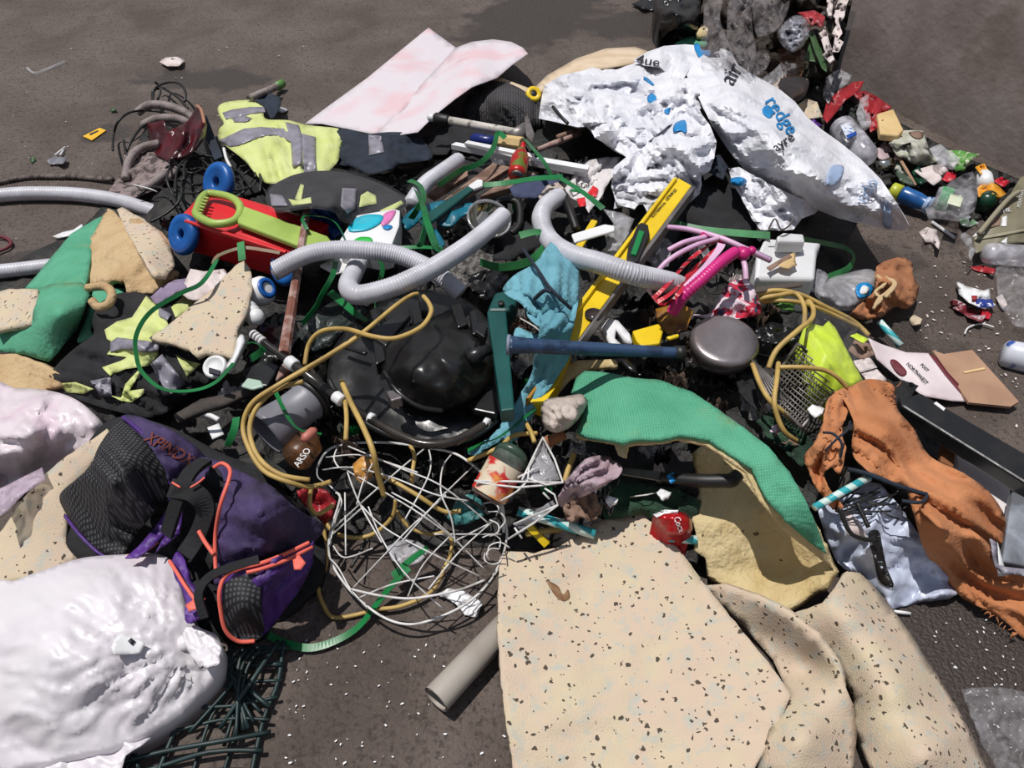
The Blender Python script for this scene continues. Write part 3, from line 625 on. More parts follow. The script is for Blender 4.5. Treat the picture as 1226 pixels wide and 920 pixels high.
sheet('zip_pull', [(222,725),(234,716),(238,722),(246,716),(240,728),(226,732)], m_coral, z=.20, parent=bp, res=4)
strap('shoulder_strap', [(205,585,.24),(232,590,.25),(246,610,.24),(238,640,.22),(222,665,.20)], 22, m_blackf, parent=bp, thick=.01)
strap('shoulder_strap', [(246,552,.21),(228,566,.24),(216,590,.25),(200,640,.22)], 16, m_blackf, parent=bp, thick=.01)
strap('haul_loop', [(245,740,.20),(238,712,.235),(250,692,.245),(275,680,.245),(310,670,.24)], 10, m_blackf, parent=bp, thick=.008)
tube('seam', [(206,578,.255),(216,584,.255)], 1.2, m_coral, parent=bp); tube('seam', [(228,584,.26),(238,578,.255),(245,572,.25)], 1.2, m_coral, parent=bp)
ZF['lid'] = lambda x, y: ZF[[o.name for o in bp.children if o.name.startswith('top_pocket')][0]](x, y)
class _N: name = 'lid'
letters(_N, 'XPINDX', 203, 538, 22, 32, M('dull_orange_stitching', (120,54,38), .8), off=.006, root=[o for o in bp.children if o.name.startswith('top_pocket')][0], sx=.8, sy=.9, shear=.25)
# ================================================================== top left: cables, burgundy vinyl, toy wagon
sheet('grey_rag', [(125,240),(140,215),(160,195),(175,178),(200,185),(215,200),(205,215),(190,225),(165,235),(140,245)], M('dirty_rag', (142,126,124), .9, (70,60,58), 30, .45, .6, bump=.6), z=.03, res=5, rnd=True, wrk=[wr('facet', .035, 22, seed=3)], L='grimy grey rag bundle under the burgundy vinyl', C='rag')
for k, (pl, lb) in enumerate([([(165,135,.05),(178,126,.08),(200,127,.09),(222,135,.08),(240,150,.05)], 'grey ribbed hose looping behind the burgundy vinyl'),
                  ([(172,150,.05),(190,142,.09),(215,143,.09),(232,152,.07)], 'shorter grey ribbed hose just above the burgundy vinyl'),
                  ([(150,215,.03),(155,192,.06),(168,178,.07),(190,172,.07)], 'grey ribbed hose bending round the grimy rag')]):
    tube('ribbed_hose', pl, 5, m_hose2, rib=(.008, .08), L=lb, C='hose')
tube('ribbed_hose', [(150,232,.02),(180,222,.04),(200,205,.05)], 5, m_hose2, rib=(.008, .08), L='grey ribbed hose under the grimy rag', C='hose')
sheet('vinyl_sheet', [(176,148),(196,144),(200,158),(225,145),(236,127),(240,125),(244,135),(248,150),(246,165),(235,180),(215,190),(200,192),(185,185),(178,168)], m_dred, z=[(176,148,.09),(238,126,.16),(248,160,.14),(205,192,.06),(198,165,.08),(222,160,.17)], res=4, wrk=[wr('folds', .02, 22, 110, seed=3)], thick=.004, L='crumpled shiny burgundy vinyl piece above the red wagon', C='vinyl')
tube('bead_edge', [(236,127,.175),(241,132,.18),(245,148,.17)], 2, M('tan_trim', (170,120,96), .7), rel=True, parent=bpy.data.objects['vinyl_sheet'])
cab = [([(135,180),(136,162),(142,145),(158,134),(185,133),(210,140)], 'thin black cable arching out to the left of the burgundy vinyl'),
 ([(150,185),(158,168),(170,152),(185,145)], 'thin black cable hooked beside the grimy rag'),
 ([(184,124),(182,112),(188,104),(200,99),(214,100),(222,110),(221,122)], 'black cable loop standing behind the burgundy vinyl'),
 ([(185,98),(196,106),(212,116),(225,130)], 'black cable crossing the standing loop'),
 ([(183,122),(185,108),(192,108),(188,122)], 'small tight black cable loop at the back of the tangle'),
 ([(148,168),(152,186),(163,190)], 'short black cable end on the ground left of the tangle'),
 ([(220,215),(222,195),(235,190),(250,200),(245,218),(230,222)], 'black cable coil left of the blue wheel'),
 ([(210,230),(212,205),(225,190),(255,188),(285,205),(300,225)], 'long black cable lying over the tangle behind the wagon'),
 ([(276,190),(282,178),(295,176),(303,186),(298,197),(288,200)], 'black cable loop lying on the yellow jacket'),
 ([(278,186),(292,188),(303,200),(306,212)], 'black cable across the yellow jacket hem'),
 ([(285,215),(296,206),(308,203),(312,215),(311,230)], 'black cable curl between yellow jacket and red wagon'),
 ([(165,235),(180,225),(195,226),(205,240)], 'black cable over the ribbed hose end'),
 ([(205,195),(200,215),(208,235),(215,250)], 'black cable hanging at the left of the wagon'),
 ([(240,155),(250,185),(262,205),(280,215)], 'black cable running down from the burgundy vinyl'),
 ([(180,266),(200,255),(215,240),(218,225)], 'black cable trailing in front of the ribbed hose end')]
for pl, lb in cab: tube('black_cable', [(x, y, .03+.07*random.random()) for x, y in pl], 1.5, m_rub, seg=6, L=lb, C='cable')
tube('rope', [(-10,222,.005),(30,214,.006),(60,212,.01),(100,214,.006),(135,215,.02)], 3, M('dirty_rope', (120,108,104), .9, (70,62,58), 40), L='thin dirty rope lying along the ribbed hose at left', C='rope', rib=(.015,.15))
for k in range(26):
    x, y = 205+random.random()*90, 185+random.random()*45
    if inside(np.array([x]), np.array([y]), [(205,195),(245,165),(262,205),(318,215),(300,235),(225,232)])[0]:
        a = random.random()*6.3; r = 10+random.random()*12
        o = tube('black_cable', [(x+r*math.cos(a+t), y+r*.6*math.sin(a+t), .03+.05*random.random()) for t in (0, .8, 1.7, 2.6, 3.6)], 1.3, m_rub, seg=5, n=5, L='thin black cable bent in the dense tangle behind the red wagon', C='cable', G='black cables of the dense tangle')
sheet('black_cloth_scrap', [(205,190),(235,178),(262,195),(290,215),(315,228),(290,236),(240,222),(215,232)], m_blackf, z=.01, res=6, wrk=[wr('facet', .03, 24)], L='black cloth lying beneath the cable tangle', C='cloth')
tube('white_clip', [(268,178,.10),(271,190,.10),(276,200,.10)], 1.8, m_white, L='small white plastic clip in the cable tangle', C='clip')
strap('dark_webbing', [(243,140,.11),(252,165,.10),(262,190,.09)], 10, m_navy, L='dark webbing band right of the burgundy vinyl', C='strap', thick=.004)
# wagon
wg = thing('toy_wagon', 300, 300, 0.1, 'red plastic toy wagon with blue wheels lying upside down', 'toy wagon')
box8('body', [(249,223),(398,266),(350,304),(213,259)], .20, [(246,243),(396,300),(330,334),(207,298)], .06, m_red, parent=wg, bev=.02, segs=4)
box8('ridge', [(222,262),(344,299),(341,302),(220,264)], .206, None, -.01, m_red, parent=wg, bev=.003)
AX = (-.55,-.8,.15)
for c in ((220,281,.155),(343,318,.14),(262,219,.15),(385,268,.14)):
    o = disc('wheel', c, (-.50,-.62,.55), [(6,-6),(20,-7),(24,-4),(25,0),(24,4),(20,7),(15,6),(12,4),(7,5),(6,2)], m_wheel, parent=wg, close=True)
zs = .225
tube('pull_handle', [(236,251,zs),(242,237,zs),(252,232,zs),(277,237,zs),(288,249,zs),(281,264,zs),(258,268,zs),(240,261,zs),(235,256,zs)], 4.6, m_lime, parent=wg, closed=True, seg=10)
box8('handle_shaft', [(284,249),(292,246),(392,282),(400,292),(396,304),(384,304),(284,266)], .232, None, -.02, m_lime, parent=wg, bev=.006, segs=3)
for t in range(6): tube('grip_rib', [(233+t*1.6,254-t*3.6,.225+.006),(242+t*1.6,256-t*3.6,.225+.006)], 1.5, m_lime, parent=wg, seg=6)
strap('packing_strap', [(255,316,.23),(262,306,.235),(290,297,.235),(318,300,.235),(335,303,.235)], 4, M('brown_green_strap', (120,92,60), .5, (90,100,60), 10), L='dull brown-green strap lying across the red wagon side', C='strap')
strap('packing_strap', [(288,290,.245),(290,312,.235)], 8, m_strapd, L='short upright green band on the red wagon side', C='strap')
rod('ribbed_sleeve', (328,330,.25),(348,318,.26), [(0,7),(.5,8),(1,8)], m_grey, L='grey hose cuff over the front blue wheel', C='hose cuff')
# ground hoses
tube('ribbed_hose', [(-20,236,.03),(30,232,.03),(90,233,.03),(140,240,.03),(180,252,.03),(212,262,.02)], 8.5, m_hose, rel=False, rib=(.010,.02), seg=12, L='long pale ribbed hose on the ground entering from the left edge', C='hose')
tube('ribbed_hose', [(-20,327,.03),(20,323,.03),(62,318,.03)], 8.5, m_hose, rel=False, rib=(.010,.02), seg=12, L='short pale ribbed hose end at the left edge behind green foam', C='hose')
tube('ribbed_hose', [(330,324,.26),(352,312,.28),(375,303,.29),(405,299,.29),(440,300,.29),(478,306,.28),(520,325,.26),(552,352,.22)], 10, m_hose, rib=(.007,.045), seg=12, L='pale ribbed hose arching from the wagon to the black tray', C='hose')
tube('ribbed_hose', [(431,312,.20),(424,326,.23),(417,342,.27),(424,352,.30),(440,352,.31),(475,342,.32),(515,323,.32),(555,298,.32),(582,277,.31),(603,258,.30)], 10.5, m_hose, rib=(.007,.045), seg=12, L='pale ribbed hose with a tight U-bend ending in the chrome reflector', C='hose')
tube('ribbed_hose', [(549,192,.17),(528,207,.19),(508,222,.19),(492,246,.16)], 9, m_hose, rib=(.007,.045), seg=12, L='short pale ribbed hose pointing up behind the green straps', C='hose')
tube('ribbed_hose', [(669,236,.20),(655,246,.22),(648,262,.23),(656,285,.22),(680,304,.28),(720,316,.31),(760,329,.30),(800,338,.24),(812,342,.20)], 11, m_hose, rib=(.007,.045), seg=12, L='pale ribbed hose curving from the teal cloth to the pink hangers', C='hose')
rf = disc('lamp_reflector', (584,266,.19), (.25,-.35,.9), [(5,-14),(14,-10),(21,-3),(25,5),(26.5,6),(25.5,8),(24,6),(20,-1),(13,-7),(4,-11)], m_chrome, close=False, cap=True, L='round chrome lamp reflector bowl around the hose end', C='reflector', seg=36)
disc('glass_rim', (584,266,.19), (.25,-.35,.9), [(24.5,5),(27,5),(27,8.5),(24.5,8.5)], m_bottle, parent=rf, close=True)
# ================================================================== white mat top
sheet('mat', [(365,148),(400,122),(440,93),(480,60),(513,33),(528,44),(546,57),(535,78),(500,115),(470,146),(450,161),(420,155),(385,148)], m_mat, z=[(365,148,.02),(513,33,.02),(546,57,.02),(455,160,.07),(450,100,.06)], rel=True, res=7, wrk=[wr('soft', .01, 60)], thick=.004,
      L='white mat with faint pink marks spread flat, the left panel', C='mat')
sheet('mat', [(546,57),(565,50),(590,47),(612,50),(626,57),(632,64),(612,78),(595,93),(565,104),(545,118),(520,138),(500,158),(475,162),(455,160),(452,158),(480,128),(510,95)], m_mat, z=[(546,57,.03),(600,48,.10),(632,64,.17),(595,93,.16),(545,118,.17),(500,158,.13),(455,160,.08),(560,75,.16)], rel=True, res=7, wrk=[wr('soft', .012, 60, seed=3)], thick=.004,
      L='white mat with pink marks folded up, the right panel with a raised end', C='mat')
# jackets
jk = sheet('hi_vis_jacket', [(261,128),(272,122),(300,120),(315,128),(318,142),(345,144),(370,150),(408,155),(410,170),(405,192),(385,210),(350,216),(322,220),(310,212),(290,190),(272,176),(262,168),(262,155),(268,148),(262,138)], m_yel,
      z=[(261,128,.05),(300,120,.05),(408,155,.09),(405,192,.07),(322,220,.05),(262,168,.05),(330,175,.15),(290,150,.12)], res=5, rnd=True, wrk=[wr('folds', .02, 24, 70, seed=3), wr('soft', .012, 26, seed=5)], L='yellow hi-vis jacket with grey tape and navy sleeve, behind the wagon', C='jacket')
for pl in ([(266,135),(278,131),(300,128),(316,128),(318,134),(300,136),(285,141),(270,142)], [(278,142),(290,137),(302,142),(294,146),(280,146)],
           [(262,168),(275,162),(292,154),(312,152),(340,154),(343,162),(318,162),(300,168),(286,174),(275,176)],
           [(342,146),(358,150),(362,165),(361,198),(350,200),(348,170),(328,160),(322,158),(325,152),(345,158)], [(361,160),(378,164),(378,205),(364,206)]):
    decal(jk, 'reflective_tape', pl, m_sil, off=.005, res=4)
sl = sheet('sleeve', [(405,155),(440,160),(470,158),(500,162),(518,184),(510,192),(480,196),(470,202),(440,208),(420,200),(402,192)], m_navy, z=[(405,155,.09),(500,162,.07),(518,184,.06),(402,192,.05),(460,180,.15)], parent=jk, rnd=True, res=5, wrk=[wr('folds', .02, 14, 20, seed=2)], L='navy sleeve')
decal(sl, 'reflective_tape', [(441,161),(456,163),(460,182),(442,186)], m_sil, off=.006, root=jk)
sheet('collar', [(295,116),(312,110),(335,117),(333,132),(325,142),(318,130),(305,120)], m_navy, z=.07, parent=jk, rnd=True, res=4, wrk=[wr('soft', .015, 12)], L='navy collar')
tube('cord', [(300,117,.08),(312,112,.08),(322,108,.07),(330,104,.05)], 4, m_hose2, L='grey twisted cord behind the yellow jacket', C='cord', rib=(.01,.1))
rod('brush_handle', (324,108,.04),(338,100,.03), [(0,3),(.5,3),(.52,5),(1,5)], M('green_handle', (92,140,66), .5), L='green handle end on the ground above the jacket', C='handle')
sheet('black_sheet', [(400,195),(440,208),(480,198),(518,190),(545,160),(560,168),(540,195),(505,215),(470,210),(420,215)], m_blackp, z=.04, res=5, wrk=[wr('facet', .04, 30)], L='black shiny film right of the navy sleeve', C='plastic film')
# bagged vest
bv = sheet('bagged_hi_vis_vest', [(322,228),(345,212),(375,205),(410,206),(445,216),(470,228),(486,240),(478,252),(450,258),(432,264),(415,262),(400,250),(370,246),(330,250)], m_blackf, z=[(322,228,.22),(400,206,.20),(486,240,.20),(425,264,.24),(400,232,.30)], res=5, rnd=True, wrk=[wr('soft', .015, 24)], L='folded black hi-vis vest sealed in clear bag, right of the wagon handle', C='vest')
for pl, mt in (([(410,225),(427,226),(425,250),(416,256),(408,246)], m_sil), ([(323,232),(338,234),(345,246),(325,246)], m_sil), ([(432,234),(440,229),(450,234),(451,244),(430,248)], m_yel), ([(345,238),(355,240),(372,236),(373,243),(350,246)], m_yel), ([(353,238),(360,220),(364,222),(360,242)], m_yel), ([(455,252),(470,245),(480,240),(484,244),(470,252),(458,256)], m_yel)):
    decal(bv, 'reflective_tape' if mt is m_sil else 'yellow_trim', pl, mt, off=.012 if mt is m_sil else .006, res=4)
decal(bv, 'clear_bag', [(318,230),(340,210),(375,202),(412,203),(448,214),(475,227),(489,240),(480,255),(452,262),(432,268),(412,266),(398,254),(370,250),(328,254)], m_bagf, off=.014, rnd=True, thick=.0005)
# black hi-vis jacket left
jb = sheet('hi_vis_jacket', [(60,448),(75,430),(92,415),(112,400),(110,385),(118,365),(140,352),(165,350),(185,355),(205,350),(235,372),(240,420),(250,455),(225,470),(205,490),(180,500),(130,490),(85,475),(60,462)], m_blackf,
     z=[(60,448,.05),(118,365,.07),(165,350,.08),(240,390,.10),(225,470,.07),(120,485,.04),(165,420,.14)], res=6, rnd=True, wrk=[wr('folds', .025, 30, 30, seed=6), wr('soft', .012, 30)], L='black hi-vis jacket with yellow panels under the triangular foam', C='jacket')
for pl, mt in (([(125,395),(140,385),(158,380),(168,365),(175,354),(186,364),(200,385),(205,400),(185,405),(190,425),(178,438),(150,442),(132,450),(122,440),(145,432),(152,428),(128,424),(138,412),(128,406)], m_yel),
    ([(205,368),(222,352),(235,358),(225,372),(210,380)], m_yel), ([(132,410),(140,404),(190,410),(190,420),(170,422),(145,418),(132,422)], m_sil), ([(190,368),(205,376),(200,384),(190,378)], m_sil),
    ([(70,460),(90,458),(112,466),(100,472),(80,470)], m_yel), ([(108,456),(132,452),(134,476),(120,474)], m_sil), ([(134,474),(145,476),(150,460),(165,444),(168,446),(155,468),(172,466),(172,472),(158,482),(145,480)], m_yel),
    ([(180,436),(194,424),(222,460),(205,472),(195,462)], m_sil), ([(210,424),(225,432),(240,436),(224,452),(218,440)], m_yel)):
    decal(jb, 'reflective_tape' if mt is m_sil else 'yellow_panel', pl, mt, off=.012 if mt is m_sil else .006, res=4)
sheet('grey_white_shirt', [(215,350),(222,336),(228,322),(245,325),(268,322),(276,330),(262,345),(240,360),(225,358)], m_paper, z=.13, res=5, wrk=[wr('folds', .02, 12, 60)], L='crumpled off-white shirt below the wagon', C='cloth')
sheet('purple_rag', [(180,356),(195,342),(210,335),(228,333),(224,345),(210,350),(195,362),(186,364)], m_purplec, z=.12, res=4, wrk=[wr('facet', .025, 14)], L='faded purple rag between tan foam and shirt', C='cloth')
# white bottle with blue ring & lumps
wbt = thing('plastic_bottle', 305, 345, .1, 'white plastic bottle with a blue ring on its base, by the foam triangle', 'bottle')
disc('body', (316,347,.17), (.85,-.25,.62), [(6,-40),(10,-30),(15,-20),(18,-8),(17,0),(14,5),(8,7),(1,7)], m_white, parent=wbt)
disc('ring', (316,347,.17), (.85,-.25,.62), [(7,7.2),(13,5.7),(13,7.2),(7,8.6)], M('blue_ring', (24,96,180), .4), parent=wbt, close=True)
rod('plastic_bottle', (283,362,.17),(313,385,.16), [(0,11),(.3,13),(.5,13),(.55,10),(.62,12),(.68,9),(.75,11),(.9,9),(1,4)], m_white, L='white plastic bottle neck with ridges beside the black tray', C='bottle')
sheet('white_foam_lump', [(283,405),(290,400),(296,408),(292,420),(284,435),(276,448),(270,440),(278,425)], m_white, z=.17, dome=.03, dw=8, res=3, rnd=True, L='white crumbly lump at the foam triangle corner', C='polystyrene')
ct = thing('push_pull_cap', 258, 440, .1, 'white round plastic cap lying under the foam triangle', 'cap')
disc('rim', (258,440,.15), (-.1,-.45,.9), [(13,-4),(15,0),(14,4),(11,5),(10,3),(3,3)], m_white, parent=ct); box8('slot', [(250,440),(264,444),(262,449),(250,446)], .17, None, -.005, m_ink, parent=ct, bev=0)
# stick
rod('wooden_stick', (368,250,.24),(340,425,.22), [(0,4.5),(.5,5.5),(1,7)], m_rwood, L='weathered wooden stick leaning beside the wagon handle', C='stick', seg=8, smooth=False)
sheet('wood_splinter', [(335,440),(345,428),(352,432),(345,445),(330,455)], m_rwood, z=.15, thick=.01, res=4, L='broken reddish wood piece below the stick', C='wood')
# blue folded
sheet('blue_towel', [(375,250),(392,245),(405,262),(412,280),(400,285),(388,270)], m_wheel, z=.18, res=4, wrk=[wr('folds', .015, 8, 50)], L='blue crumpled plastic between wagon and printed box', C='plastic')
# printed box
pb = box8('printed_box', [(405,290),(425,258),(472,250),(479,252),(478,270),(468,296),(455,300)], .24, None, -.07, m_white, L='white box with cyan, pink and green print under the ribbed hose', C='box', bev=.003)
ZF['pb'] = lambda x, y: H(x, y)*0 + .24 + H(x, y)
class _PB: name = 'pb'
decal(_PB, 'cyan_shape', [(417,272),(425,262),(440,257),(458,258),(456,266),(440,275),(420,277)], m_cyan, off=.004, rnd=True, root=pb); decal(_PB, 'green_shape', [(420,292),(430,284),(445,285),(442,293),(425,297)], m_gprint, off=.004, rnd=True, root=pb)
decal(_PB, 'pink_shape', [(460,256),(474,252),(466,266),(456,270)], m_pprint, off=.003, rnd=True, root=pb); decal(_PB, 'blue_shape', [(458,272),(464,269),(470,271),(464,275)], m_blue, off=.004, rnd=True, root=pb)
sheet('white_card', [(383,318),(400,308),(428,308),(445,316),(430,322),(400,328)], m_white, z=.17, thick=.006, L='white card corner under the arching hose', C='card')
# teal things
for i, (pl, lb) in enumerate([([(482,262),(500,246),(515,243),(535,240),(520,252),(500,265),(488,275)], 'teal plastic tray edge left of the green strap bundle'), ([(530,262),(545,248),(565,243),(568,250),(555,258),(540,270),(525,268)], 'teal curved plastic strip left of the chrome reflector'),
      ([(516,278),(522,275),(532,290),(528,296),(520,290)], 'short teal plastic tab beneath the green strap bundle')]):
    sheet('teal_plastic_strip', pl, m_tealt, z=.19, thick=.006, res=4, rnd=True, L=lb, C='plastic', wrk=[wr('soft', .01, 20)])
tb = box8('plastic_bar', [(500,262),(560,222),(567,226),(508,272)], .215, None, -.012, m_dteal, bev=.004, L='dark teal plastic bar with a white tip, behind the reflector', C='plastic bar')
box8('tip', [(560,222),(572,214),(578,215),(578,222),(567,226)], .217, None, -.012, m_white, parent=tb, bev=.004, L='white tip')
# wood planks between
for i, (pl, lb) in enumerate([([(505,228),(525,208),(560,200),(560,210),(520,235)], 'grey-brown plank end beside the upright ribbed hose'), ([(530,240),(590,195),(612,200),(560,232)], 'grey-brown plank in the middle of the two others'), ([(575,235),(620,203),(645,206),(610,225)], 'grey-brown plank nearest the red drink can')]):
    box8('wooden_plank', pl, .12, None, -.02, m_ply, L=lb, C='plank', bev=.002)
# hair like fibre and black cloths centre
sheet('fibre_mat', [(510,330),(540,305),(575,282),(592,290),(590,320),(570,345),(545,345),(520,340)], m_greycl, z=.13, res=4, wrk=[wr('facet', .02, 12)], L='matted grey fibre clump between hose and black tray', C='fibre')
sheet('black_cloth', [(585,290),(600,275),(630,265),(655,285),(640,300),(615,310),(590,312)], m_blackf, z=.13, res=5, wrk=[wr('facet', .03, 25)], L='black cloth piece right of the chrome reflector', C='cloth')
sheet('black_sheet', [(560,330),(590,320),(610,330),(600,350),(580,360),(565,350)], m_blackp, z=.14, res=4, wrk=[wr('facet', .03, 14)], L='glossy black film crumple above the dark teal frame', C='plastic film')
tube('hose_ring', [(592,250,.14),(600,240,.15),(620,243,.15),(622,268,.13),(612,280,.12)], 4, m_rub, L='black rubber ring right of the reflector', C='rubber ring')
# big black tray
bt = thing('plastic_cover', 495, 440, .1, 'large round glossy black moulded plastic cover in the heap centre', 'plastic cover')
zt = [(395,430,.10),(500,348,.16),(590,400,.16),(600,500,.12),(520,530,.10),(440,505,.09),(495,440,.16)]
sheet('pan', [(392,455),(398,420),(415,395),(440,372),(470,355),(505,347),(540,352),(570,368),(588,392),(590,430),(598,480),(592,505),(565,525),(525,532),(480,525),(440,508),(405,480)], m_blackh, z=zt, parent=bt, rnd=True, res=6, thick=.005, wrk=[wr('soft', .008, 50)])
sheet('dome', [(455,425),(475,400),(505,385),(540,375),(570,400),(588,430),(592,450),(570,475),(530,492),(495,485),(465,460)], m_blackh, z=[(455,425,.17),(540,375,.18),(592,450,.17),(510,490,.15),(520,430,.29),(545,440,.29),(485,440,.25)], parent=bt, rnd=True, res=5, wrk=[wr('soft', .014, 30, seed=3)], L='raised glossy hub')
tube('rim', [(394,455,.12),(410,484,.11),(440,508,.11),(480,526,.11),(525,533,.11),(565,524,.12),(594,503,.13)], 3.5, m_blackh, parent=bt)
box8('rib', [(442,372),(452,366),(462,430),(450,436)], .19, None, -.04, m_blackh, parent=bt); box8('bracket', [(540,365),(552,362),(560,388),(548,392)], .23, None, -.05, m_blackh, parent=bt); box8('bracket', [(562,372),(570,370),(576,398),(566,400)], .23, None, -.05, m_blackh, parent=bt)
box8('clip', [(462,468),(480,464),(482,476),(468,480)], .22, None, -.03, m_steel, parent=bt); tube('groove', [(460,445,.22),(475,468,.22),(500,486,.20),(530,492,.18)], 3, m_blackh, parent=bt)
for q in ([(500,352),(508,352),(512,372),(504,372)], [(572,385),(584,392),(580,404),(568,396)], [(560,405),(570,409),(568,420),(558,416)]): box8('lug', q, .235, None, -.03, m_blackh, parent=bt, bev=.003)
for a0 in range(7):
    a_ = math.radians(200+a0*22); x_, y_ = 497+88*math.cos(a_), 440-74*math.sin(a_)*-1
    tube('spoke', [(497+62*math.cos(a_), 442+52*math.sin(a_), .165), (497+92*math.cos(a_), 442+78*math.sin(a_), .15)], 2.2, m_blackh, parent=bt)
box8('panel_plate', [(440,400),(478,372),(492,376),(462,414)], .20, None, -.02, m_blackh, parent=bt, bev=.004); box8('panel_plate', [(552,470),(590,462),(594,496),(566,490)], .165, None, -.02, m_blackh, parent=bt, bev=.004)
rod('boss', (560,430,.26),(586,418,.26), [(0,9),(.6,9),(.7,7),(1,7)], m_blackh, parent=bt)
# green drab film near
sheet('green_grey_film', [(355,400),(375,375),(400,360),(425,358),(440,372),(415,392),(395,415),(375,420)], M('green_grey_film', (70,80,78), .3, (50,58,56), 12, film=.75, bump=.5), z=.12, res=5, wrk=[wr('facet', .03, 26)], L='murky grey-green film left of the round black cover', C='plastic film')
sheet('black_sheet', [(300,400),(320,380),(350,372),(360,400),(340,430),(310,445),(290,430)], m_blackp, z=.08, res=5, wrk=[wr('facet', .03, 20)], L='black film under the black tube with white bands', C='plastic film')
box8('black_plastic_panel', [(290,445),(315,430),(335,438),(320,462),(298,460)], .14, None, -.01, m_blackh, L='small dusty black panel with a curl mark, beneath the tube', C='panel')
sheet('broken_board', [(208,497),(240,478),(280,470),(310,460),(300,470),(265,485),(240,492),(212,505)], M('dark_grey_wood', (72,64,60), .85, (48,42,40), 14), z=.09, thick=.015, L='broken dark grey board below the black jacket', C='board', res=5, rag=1)
tube('white_bracket', [(216,505,.06),(230,499,.07),(248,497,.07),(262,503,.07)], 3, m_white, L='curved white plastic strip above the backpack lid', C='plastic strip')
sheet('white_paper', [(248,512),(262,507),(268,520),(254,526)], m_white, z=.07, L='small white paper tab above the backpack', C='paper', res=4)
# tubes with white bands
bk = thing('tent_pole', 360, 440, .1, 'slim black tube with white bands pointing from the foam to the black cover', 'tube')
rod('shaft', (303,400,.23),(418,487,.20), [(0,5),(.15,5),(.16,4.6),(.5,5.4),(1,5.4)], M('clear_black_tube', (60,56,52), .2, (34,30,28), 8), parent=bk)
for t in (.0,.03,.06,.09): rod('band', (303+115*t,400+87*t,.23),(303+115*(t+.012),400+87*(t+.012),.23), [(0,5.6),(1,5.6)], m_white, parent=bk)
for x, y, r in ((349,435,8),(405,477,7.5)): rod('band', (x-4,y-3,.215),(x+5,y+4,.213), [(0,r-1),(.1,r),(.9,r),(1,r-1)], m_white, parent=bk)
tube('black_hose', [(415,485,.19),(445,503,.19),(480,522,.19),(510,532,.19),(545,528,.19),(582,508,.19)], 5, M('clear_black_tube2', (66,60,54), .2, (34,30,28), 8), L='dark flexible tube bowing along the lower edge of the black cover', C='tube')
for x, y in ((444,501),(582,507)): rod('band', (x-2,y-1,.19),(x+3,y+1,.19), [(0,6.5),(1,6.5)], m_white, L='white end ring on the dark flexible tube, %s' % ('left one' if x < 500 else 'right one by the teal cloth'), C='ring')
cup = thing('pipe_collar', 340, 500, .1, 'grey plastic pipe socket with dark open mouth beside yellow cables', 'pipe socket')
rod('body', (372,478,.14),(318,520,.13), [(0,24),(.1,26),(.15,24),(.5,25),(.9,29),(1,30),(.98,27),(.5,23),(.1,22)], m_grey, parent=cup, seg=32, cap=False)
rod('rim', (376,474,.14),(368,481,.14), [(0,24),(.3,28),(.8,28),(1,25)], m_rub, parent=cup, seg=32)
rod('bottle', (378,520,.12),(352,552,.12), [(0,6),(.15,10),(.3,18),(.9,19),(1,15)], m_brownb, L='amber plastic bottle with printed label near the wire basket', C='bottle', seg=20)
letters(type('q', (), {'name': 'zz'}), 'ARSO', 362, 548, 12, -60, m_white, zf=flat(.22), root=bpy.data.objects['bottle'])
rod('pink_peg', (362,528,.20),(378,514,.20), [(0,3),(.2,6),(.8,6),(1,3)], M('dull_pink', (186,110,96), .5), L='small dull pink plastic peg beside the pipe socket', C='peg')
box8('plastic_lens', [(288,462),(296,452),(312,455),(316,462),(302,466)], .16, None, -.008, M('pale_mint', (176,200,184), .3), L='pale mint oval plastic lens under the tube', C='lens')
# ================================================================== top centre clutter
sheet('mesh_bag', [(555,125),(565,108),(585,97),(610,100),(632,112),(645,128),(648,142),(620,147),(590,145),(560,143)], m_mesh, z=[(555,125,.06),(600,98,.10),(648,140,.06),(590,145,.05),(605,120,.19)], res=5, rnd=True, wrk=[wr('folds', .015, 16, 70)], L='charcoal mesh bag behind the white tubes', C='bag', solid=True)
sheet('black_net', [(512,165),(530,150),(560,150),(600,155),(600,165),(570,172),(545,170),(535,185),(515,185)], m_blackf, z=.06, res=5, wrk=[wr('facet', .03, 18)], L='black netting bundle under the white pole', C='netting')
pl = thing('paint_roller_pole', 560, 150, .1, 'dirty white pole with a black grip and white end cap', 'pole')
rod('shaft', (536,144,.19),(618,159,.18), [(0,5),(1,5)], M('dirty_white', (206,200,192), .5, (120,112,104), 30, .56, .66), parent=pl)
rod('grip', (520,141,.19),(538,145,.19), [(0,5),(.1,6.5),(.9,6.5),(1,5.5)], m_rub, parent=pl); rod('end_cap', (512,140,.19),(522,142,.19), [(0,2),(.2,4.5),(1,4.5)], m_white, parent=pl)
ch = thing('plastic_channel', 620, 185, .1, 'long white plastic cable channel lying across the heap', 'channel')
box8('tray', [(540,173),(546,170),(704,200),(702,206)], .17, None, -.02, m_white, parent=ch, bev=.001)
box8('lip', [(556,171),(560,168),(640,184),(638,188)], .19, None, -.012, m_white, parent=ch, bev=.001); box8('lip', [(640,192),(648,188),(706,198),(704,203)], .19, None, -.015, m_white, parent=ch, bev=.001)
rod('torch', (566,166,.15),(592,170,.15), [(0,5),(.1,7),(.5,7),(.55,6),(1,7)], M('deep_blue_plastic', (16,36,110), .3), L='small deep blue cylinder between the white pole and channel', C='cylinder')
rod('wooden_block', (596,168,.18),(626,172,.18), [(0,7.5),(1,7.5)], m_block, seg=6, smooth=False, L='pale wooden peg between the pole and red can', C='wood')
dc = thing('drink_can', 620, 195, .1, 'small red and green drink can standing among the straps', 'can')
